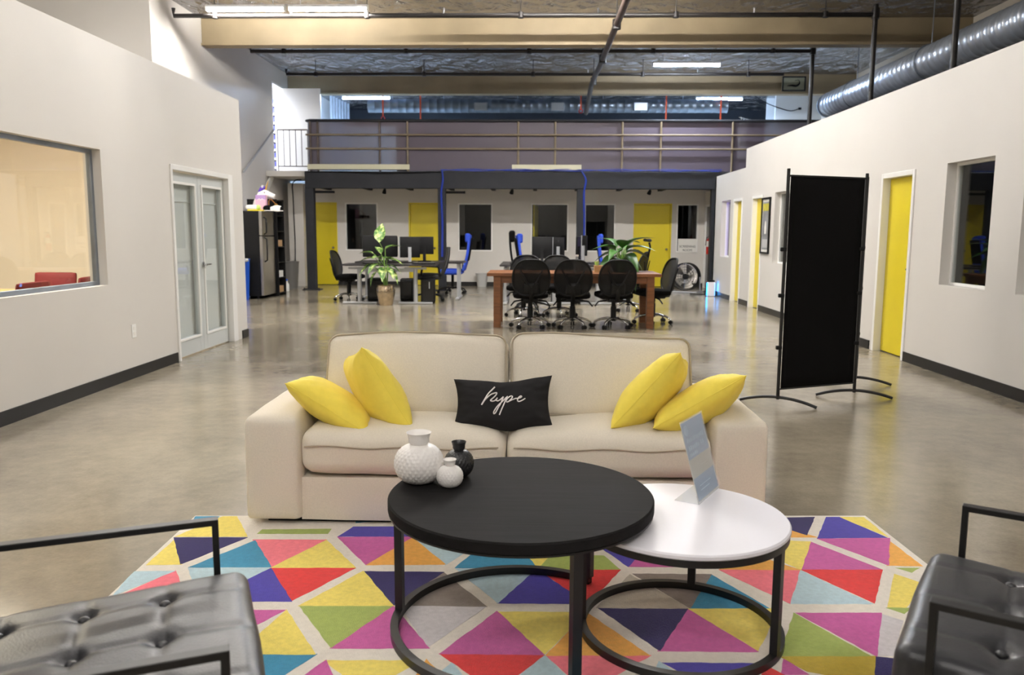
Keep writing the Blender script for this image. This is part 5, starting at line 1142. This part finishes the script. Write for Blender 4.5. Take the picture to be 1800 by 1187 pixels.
for yy in (-0.1, 0.1):
    for rr in (0.1, 0.16, 0.22, 0.28): mb.tube([fc+Vector((rr*math.cos(a), yy, rr*math.sin(a))) for a in [2*PI*i/24 for i in range(24)]], 0.004, 5, closed=True)
    for k in range(8): a = 2*PI*k/8; mb.tube([fc+Vector((0.06*math.cos(a), yy, 0.06*math.sin(a))), fc+Vector((FR*math.cos(a), yy, FR*math.sin(a)))], 0.004, 5)
mb.build('grille', 'chrome', t, smooth=60)
for s in (-1, 1): MB().tube([(s*(FR+0.02), 0, fc.z), (s*(FR+0.03), 0.02, 0.04), (s*(FR+0.03), -0.2, 0.015), (s*(FR+0.03), 0.2, 0.015)], 0.013, 8).build('stand', 'silver_paint', t, smooth=50)
MB().tube([(-FR-0.03, -0.2, 0.015), (FR+0.03, -0.2, 0.015)], 0.013, 8).build('stand_bar', 'silver_paint', t, smooth=50)
pa = onZ(1213, 517, 0.01); t = thing('floor_cord', 'black power cords tangled on the floor in front of the fan', 'cord', (pa.x, pa.y, 0.012))
MB().tube(spline([(0, 0, 0), (0.2, -0.1, 0), (0.35, 0.02, 0), (0.5, -0.12, 0), (0.45, -0.2, 0), (0.3, -0.05, 0.012), (0.5, 0.1, 0), (0.66, 0.0, 0)], 6), 0.012, 6).build('cord', 'black_plastic', t, smooth=60); MB().rbox((0.55, -0.05, 0.01), (0.2, 0.06, 0.04), 0.01).build('power_strip', 'black_plastic', t, smooth=50)
pe = onY(1246, 432, 18.2); t = thing('fire_extinguisher', 'red fire extinguisher hung on the wall in the right back corner', 'fire extinguisher', (4.06, 18.72, onY(1246, 447, 18.72).z))
MB().lathe([(0, 0), (0.06, 0), (0.065, 0.01), (0.065, 0.3), (0.05, 0.35), (0.02, 0.37), (0.02, 0.4), (0, 0.4)], 20).build('cylinder', 'red_paint', t, smooth=40); MB().lathe([(0.0655, 0.17), (0.0658, 0.17), (0.0658, 0.3), (0.0655, 0.3)], 20).build('paper_label', 'paper_white', t, smooth=40)
MB().rbox((0, -0.02, 0.42), (0.03, 0.12, 0.03), 0.006).tube([(0, -0.03, 0.41), (-0.07, -0.03, 0.38), (-0.085, -0.02, 0.2)], 0.008, 6).build('valve_and_hose', 'black_plastic', t, smooth=50); box(0.05, 0.1, -0.02, 0.02, 0.1, 0.3).build('wall_bracket', 'steel_dark', t)
for zc, lb in ((1.6, 'small white box on the wall above the fire extinguisher'), (1.3, 'small white sensor plate left of the fire extinguisher')):
    t = thing('wall_box', lb, 'box', (4.15, 18.5 if zc > 1.5 else 18.85, zc)); MB().rbox((-0.02, 0, 0), (0.04, 0.09, 0.14), 0.006).build('cover', 'paper_white', t, smooth=50); box(-0.043, -0.04, -0.02, 0.02, -0.03, 0.0).build('button', 'silver_paint', t)
p = onZ(1259, 521, 0); t = thing('glow_speaker', 'small white device glowing blue on the floor by the right wall', 'speaker', (p.x-0.12, p.y, 0))
box(-0.075, 0.075, -0.05, 0.05, 0.0, 0.30).build('body', 'white_laminate', t, bevel=0.01); box(-0.07, 0.07, -0.045, 0.045, 0.30, 0.34).build('top_cap', 'black_plastic', t, bevel=0.008)
for s in (-1, 1): box(s*0.077-0.003, s*0.077+0.003, -0.035, 0.045, 0.02, 0.28).build('light_strip', 'blue_glow', t)
# paper notice in the rightmost back window
a = onY(1192, 420, YB-0.02); b = onY(1225, 444, YB-0.02)
t = thing('window_notice', 'white printed paper notice in the rightmost back window', 'notice', ((a.x+b.x)/2, YB-0.016, b.z)); wv, hv = b.x-a.x, a.z-b.z
box(-wv/2, wv/2-0.02, 0, 0.002, 0, hv).build('paper', 'paper_white', t)
for z, s in ((0.16, 'SCREENING'), (0.07, 'ROOM')):
    cu = bpy.data.curves.new('letters', 'FONT'); cu.body = s; cu.size = 0.075; cu.align_x = 'CENTER'; cu.extrude = 0.0005
    o = bpy.data.objects.new('letters', cu); COL.objects.link(o); o.data.materials.append(MATS['black_plastic']); o.parent = t; o.location = (0, -0.001, z-0.04); o.rotation_euler = (PI/2, 0, 0)
    dg = bpy.context.evaluated_depsgraph_get(); me = bpy.data.meshes.new_from_object(o.evaluated_get(dg)); o2 = bpy.data.objects.new('lettering', me); COL.objects.link(o2); o2.parent = t; o2.location = o.location; o2.rotation_euler = o.rotation_euler; bpy.data.objects.remove(o)
# framed poster on the right wall
t = thing('framed_poster', 'framed dark poster with yellow heading on the right wall between doors', 'picture', (XR, 13.62, 0.98)); hw, h = 0.235, 0.93
for q in ((-hw, -hw+0.03, 0, h), (hw-0.03, hw, 0, h), (-hw+0.03, hw-0.03, 0, 0.03), (-hw+0.03, hw-0.03, h-0.03, h)): box(-0.03, 0, *q).build('frame_bar', 'black_plastic', t)
box(-0.012, -0.004, -hw+0.03, hw-0.03, 0.03, h-0.03).build('mat_board', 'paper_white', t); box(-0.014, -0.012, -hw+0.055, hw-0.055, 0.07, h-0.07).build('poster_print', 'poster_grey', t)
box(-0.015, -0.014, -hw+0.055, hw-0.055, h-0.22, h-0.10).build('poster_heading', 'poster_yellow', t); box(-0.015, -0.014, -hw+0.09, hw-0.09, 0.1, 0.24).build('poster_caption', mat('poster_pale', rgb(190, 190, 190), 0.5), t)
MB().lathe([(0, 0), (0.05, 0), (0.06, 0.1), (0.03, 0.2), (0, 0.22)], 10, (-0.014, 0, 0.33), Matrix.Scale(0.03, 3, Vector((1, 0, 0)))).build('poster_figure', 'paper_white', t)
# wall outlet
p = onX(235, 582, XL); t = thing('wall_outlet', 'white power outlet low on the left wall below the window', 'outlet', (XL, p.y, p.z)); MB().rbox((0.003, 0, 0), (0.006, 0.075, 0.12), 0.002).build('cover_plate', 'trim_white', t)
for dz in (-0.025, 0.025): MB().rbox((0.0065, 0, dz), (0.003, 0.034, 0.03), 0.001).build('socket', 'paper_white', t)
# ---------------------------------------------------------------- meeting room behind the left window
t = thing('meeting_table', 'pale wooden table in the meeting room behind the left window', 'table', (-5.25, 6.5, 0))
box(-0.75, 0.75, -1.3, 1.3, 0.71, 0.74).build('table_top', 'wood_pale', t, bevel=0.004)
for sx in (-0.65, 0.65):
    for sy2 in (-1.2, 1.2): box(sx-0.03, sx+0.03, sy2-0.03, sy2+0.03, 0, 0.71).build('leg', 'silver_paint', t)
def red_chair(label, loc, rz):
    t = thing('meeting_chair', label, 'chair', loc, rz, 'red meeting chairs')
    soft('seat', 'red_fabric', t, (0, 0, 0.45), (0.46, 0.45, 0.06), 0.025, (0, 0, 0.01), 6)
    soft('backrest', 'red_fabric', t, (0, -0.24, 0.76), (0.44, 0.045, 0.24), 0.02, (0, 0.01, 0), 8, e=(R(8), 0, 0))
    for sx in (-0.2, 0.2):
        MB().tube([(sx, 0.18, 0), (sx, 0.18, 0.42)], 0.012, 8).build('leg', 'chrome', t); MB().tube([(sx, -0.24, 0), (sx, -0.2, 0.42), (sx, -0.25, 0.72)], 0.012, 8).build('leg', 'chrome', t)
    return t
r0_ = red_chair('red chair in the meeting room, backrest nearest the window', (-4.5, 6.72, 0), PI/2)
copy_tree(r0_, (-5.0, 8.05, 0), PI, 'red chair at the far end of the meeting table')
copy_tree(r0_, (-4.5, 7.55, 0), PI/2+0.15, 'red chair in the meeting room at the right end of the window')
copy_tree(r0_, (-4.5, 6.05, 0), PI/2, 'red chair in the meeting room at the left edge of the photo')
ld = bpy.data.lights.new('meeting_lamp', 'AREA'); ld.shape = 'RECTANGLE'; ld.size = 1.2; ld.size_y = 1.2; ld.energy = 140; ld.color = (1, 0.88, 0.70)
t = thing('ceiling_lamp', 'square ceiling lamp in the meeting room behind the left window', 'light', (-5.4, 6.6, HL-0.125)); box(-0.62, 0.62, -0.62, 0.62, -0.04, 0).build('lamp_body', 'trim_white', t)
lo = bpy.data.objects.new('meeting_lamp', ld); COL.objects.link(lo); lo.parent = t; lo.location = (0, 0, -0.045)
# purple lit office at the far right
ld = bpy.data.lights.new('purple_lamp', 'POINT'); ld.energy = 90; ld.color = (0.38, 0.22, 1); ld.shadow_soft_size = 0.1
t = thing('office_lamp', 'purple lamp inside the far right office', 'lamp', (5.2, 16.5, 1.4)); MB().tube([(0, 0, -1.4), (0, 0, 0.0)], 0.015, 8).lathe([(0, -1.4), (0.12, -1.4), (0.12, -1.38), (0, -1.37)], 16).build('lamp_stand', 'black_metal', t, smooth=40); MB().lathe([(0.12, 0), (0.08, 0.2)], 16, (0, 0, 0.0)).build('lamp_shade', 'purple', t, smooth=40)
lo = bpy.data.objects.new('purple_lamp', ld); COL.objects.link(lo); lo.parent = t; lo.location = (0, 0, -0.15)

# yellow door standing open inside the dark back room
t = struct(box(-0.02, 0.02, 0, 0.75, 0.0, 1.98).build('door_10', 'yellow_door')); t.location = (0.02, YB+T+0.05, 0); t.rotation_euler = (0, 0, -0.12)
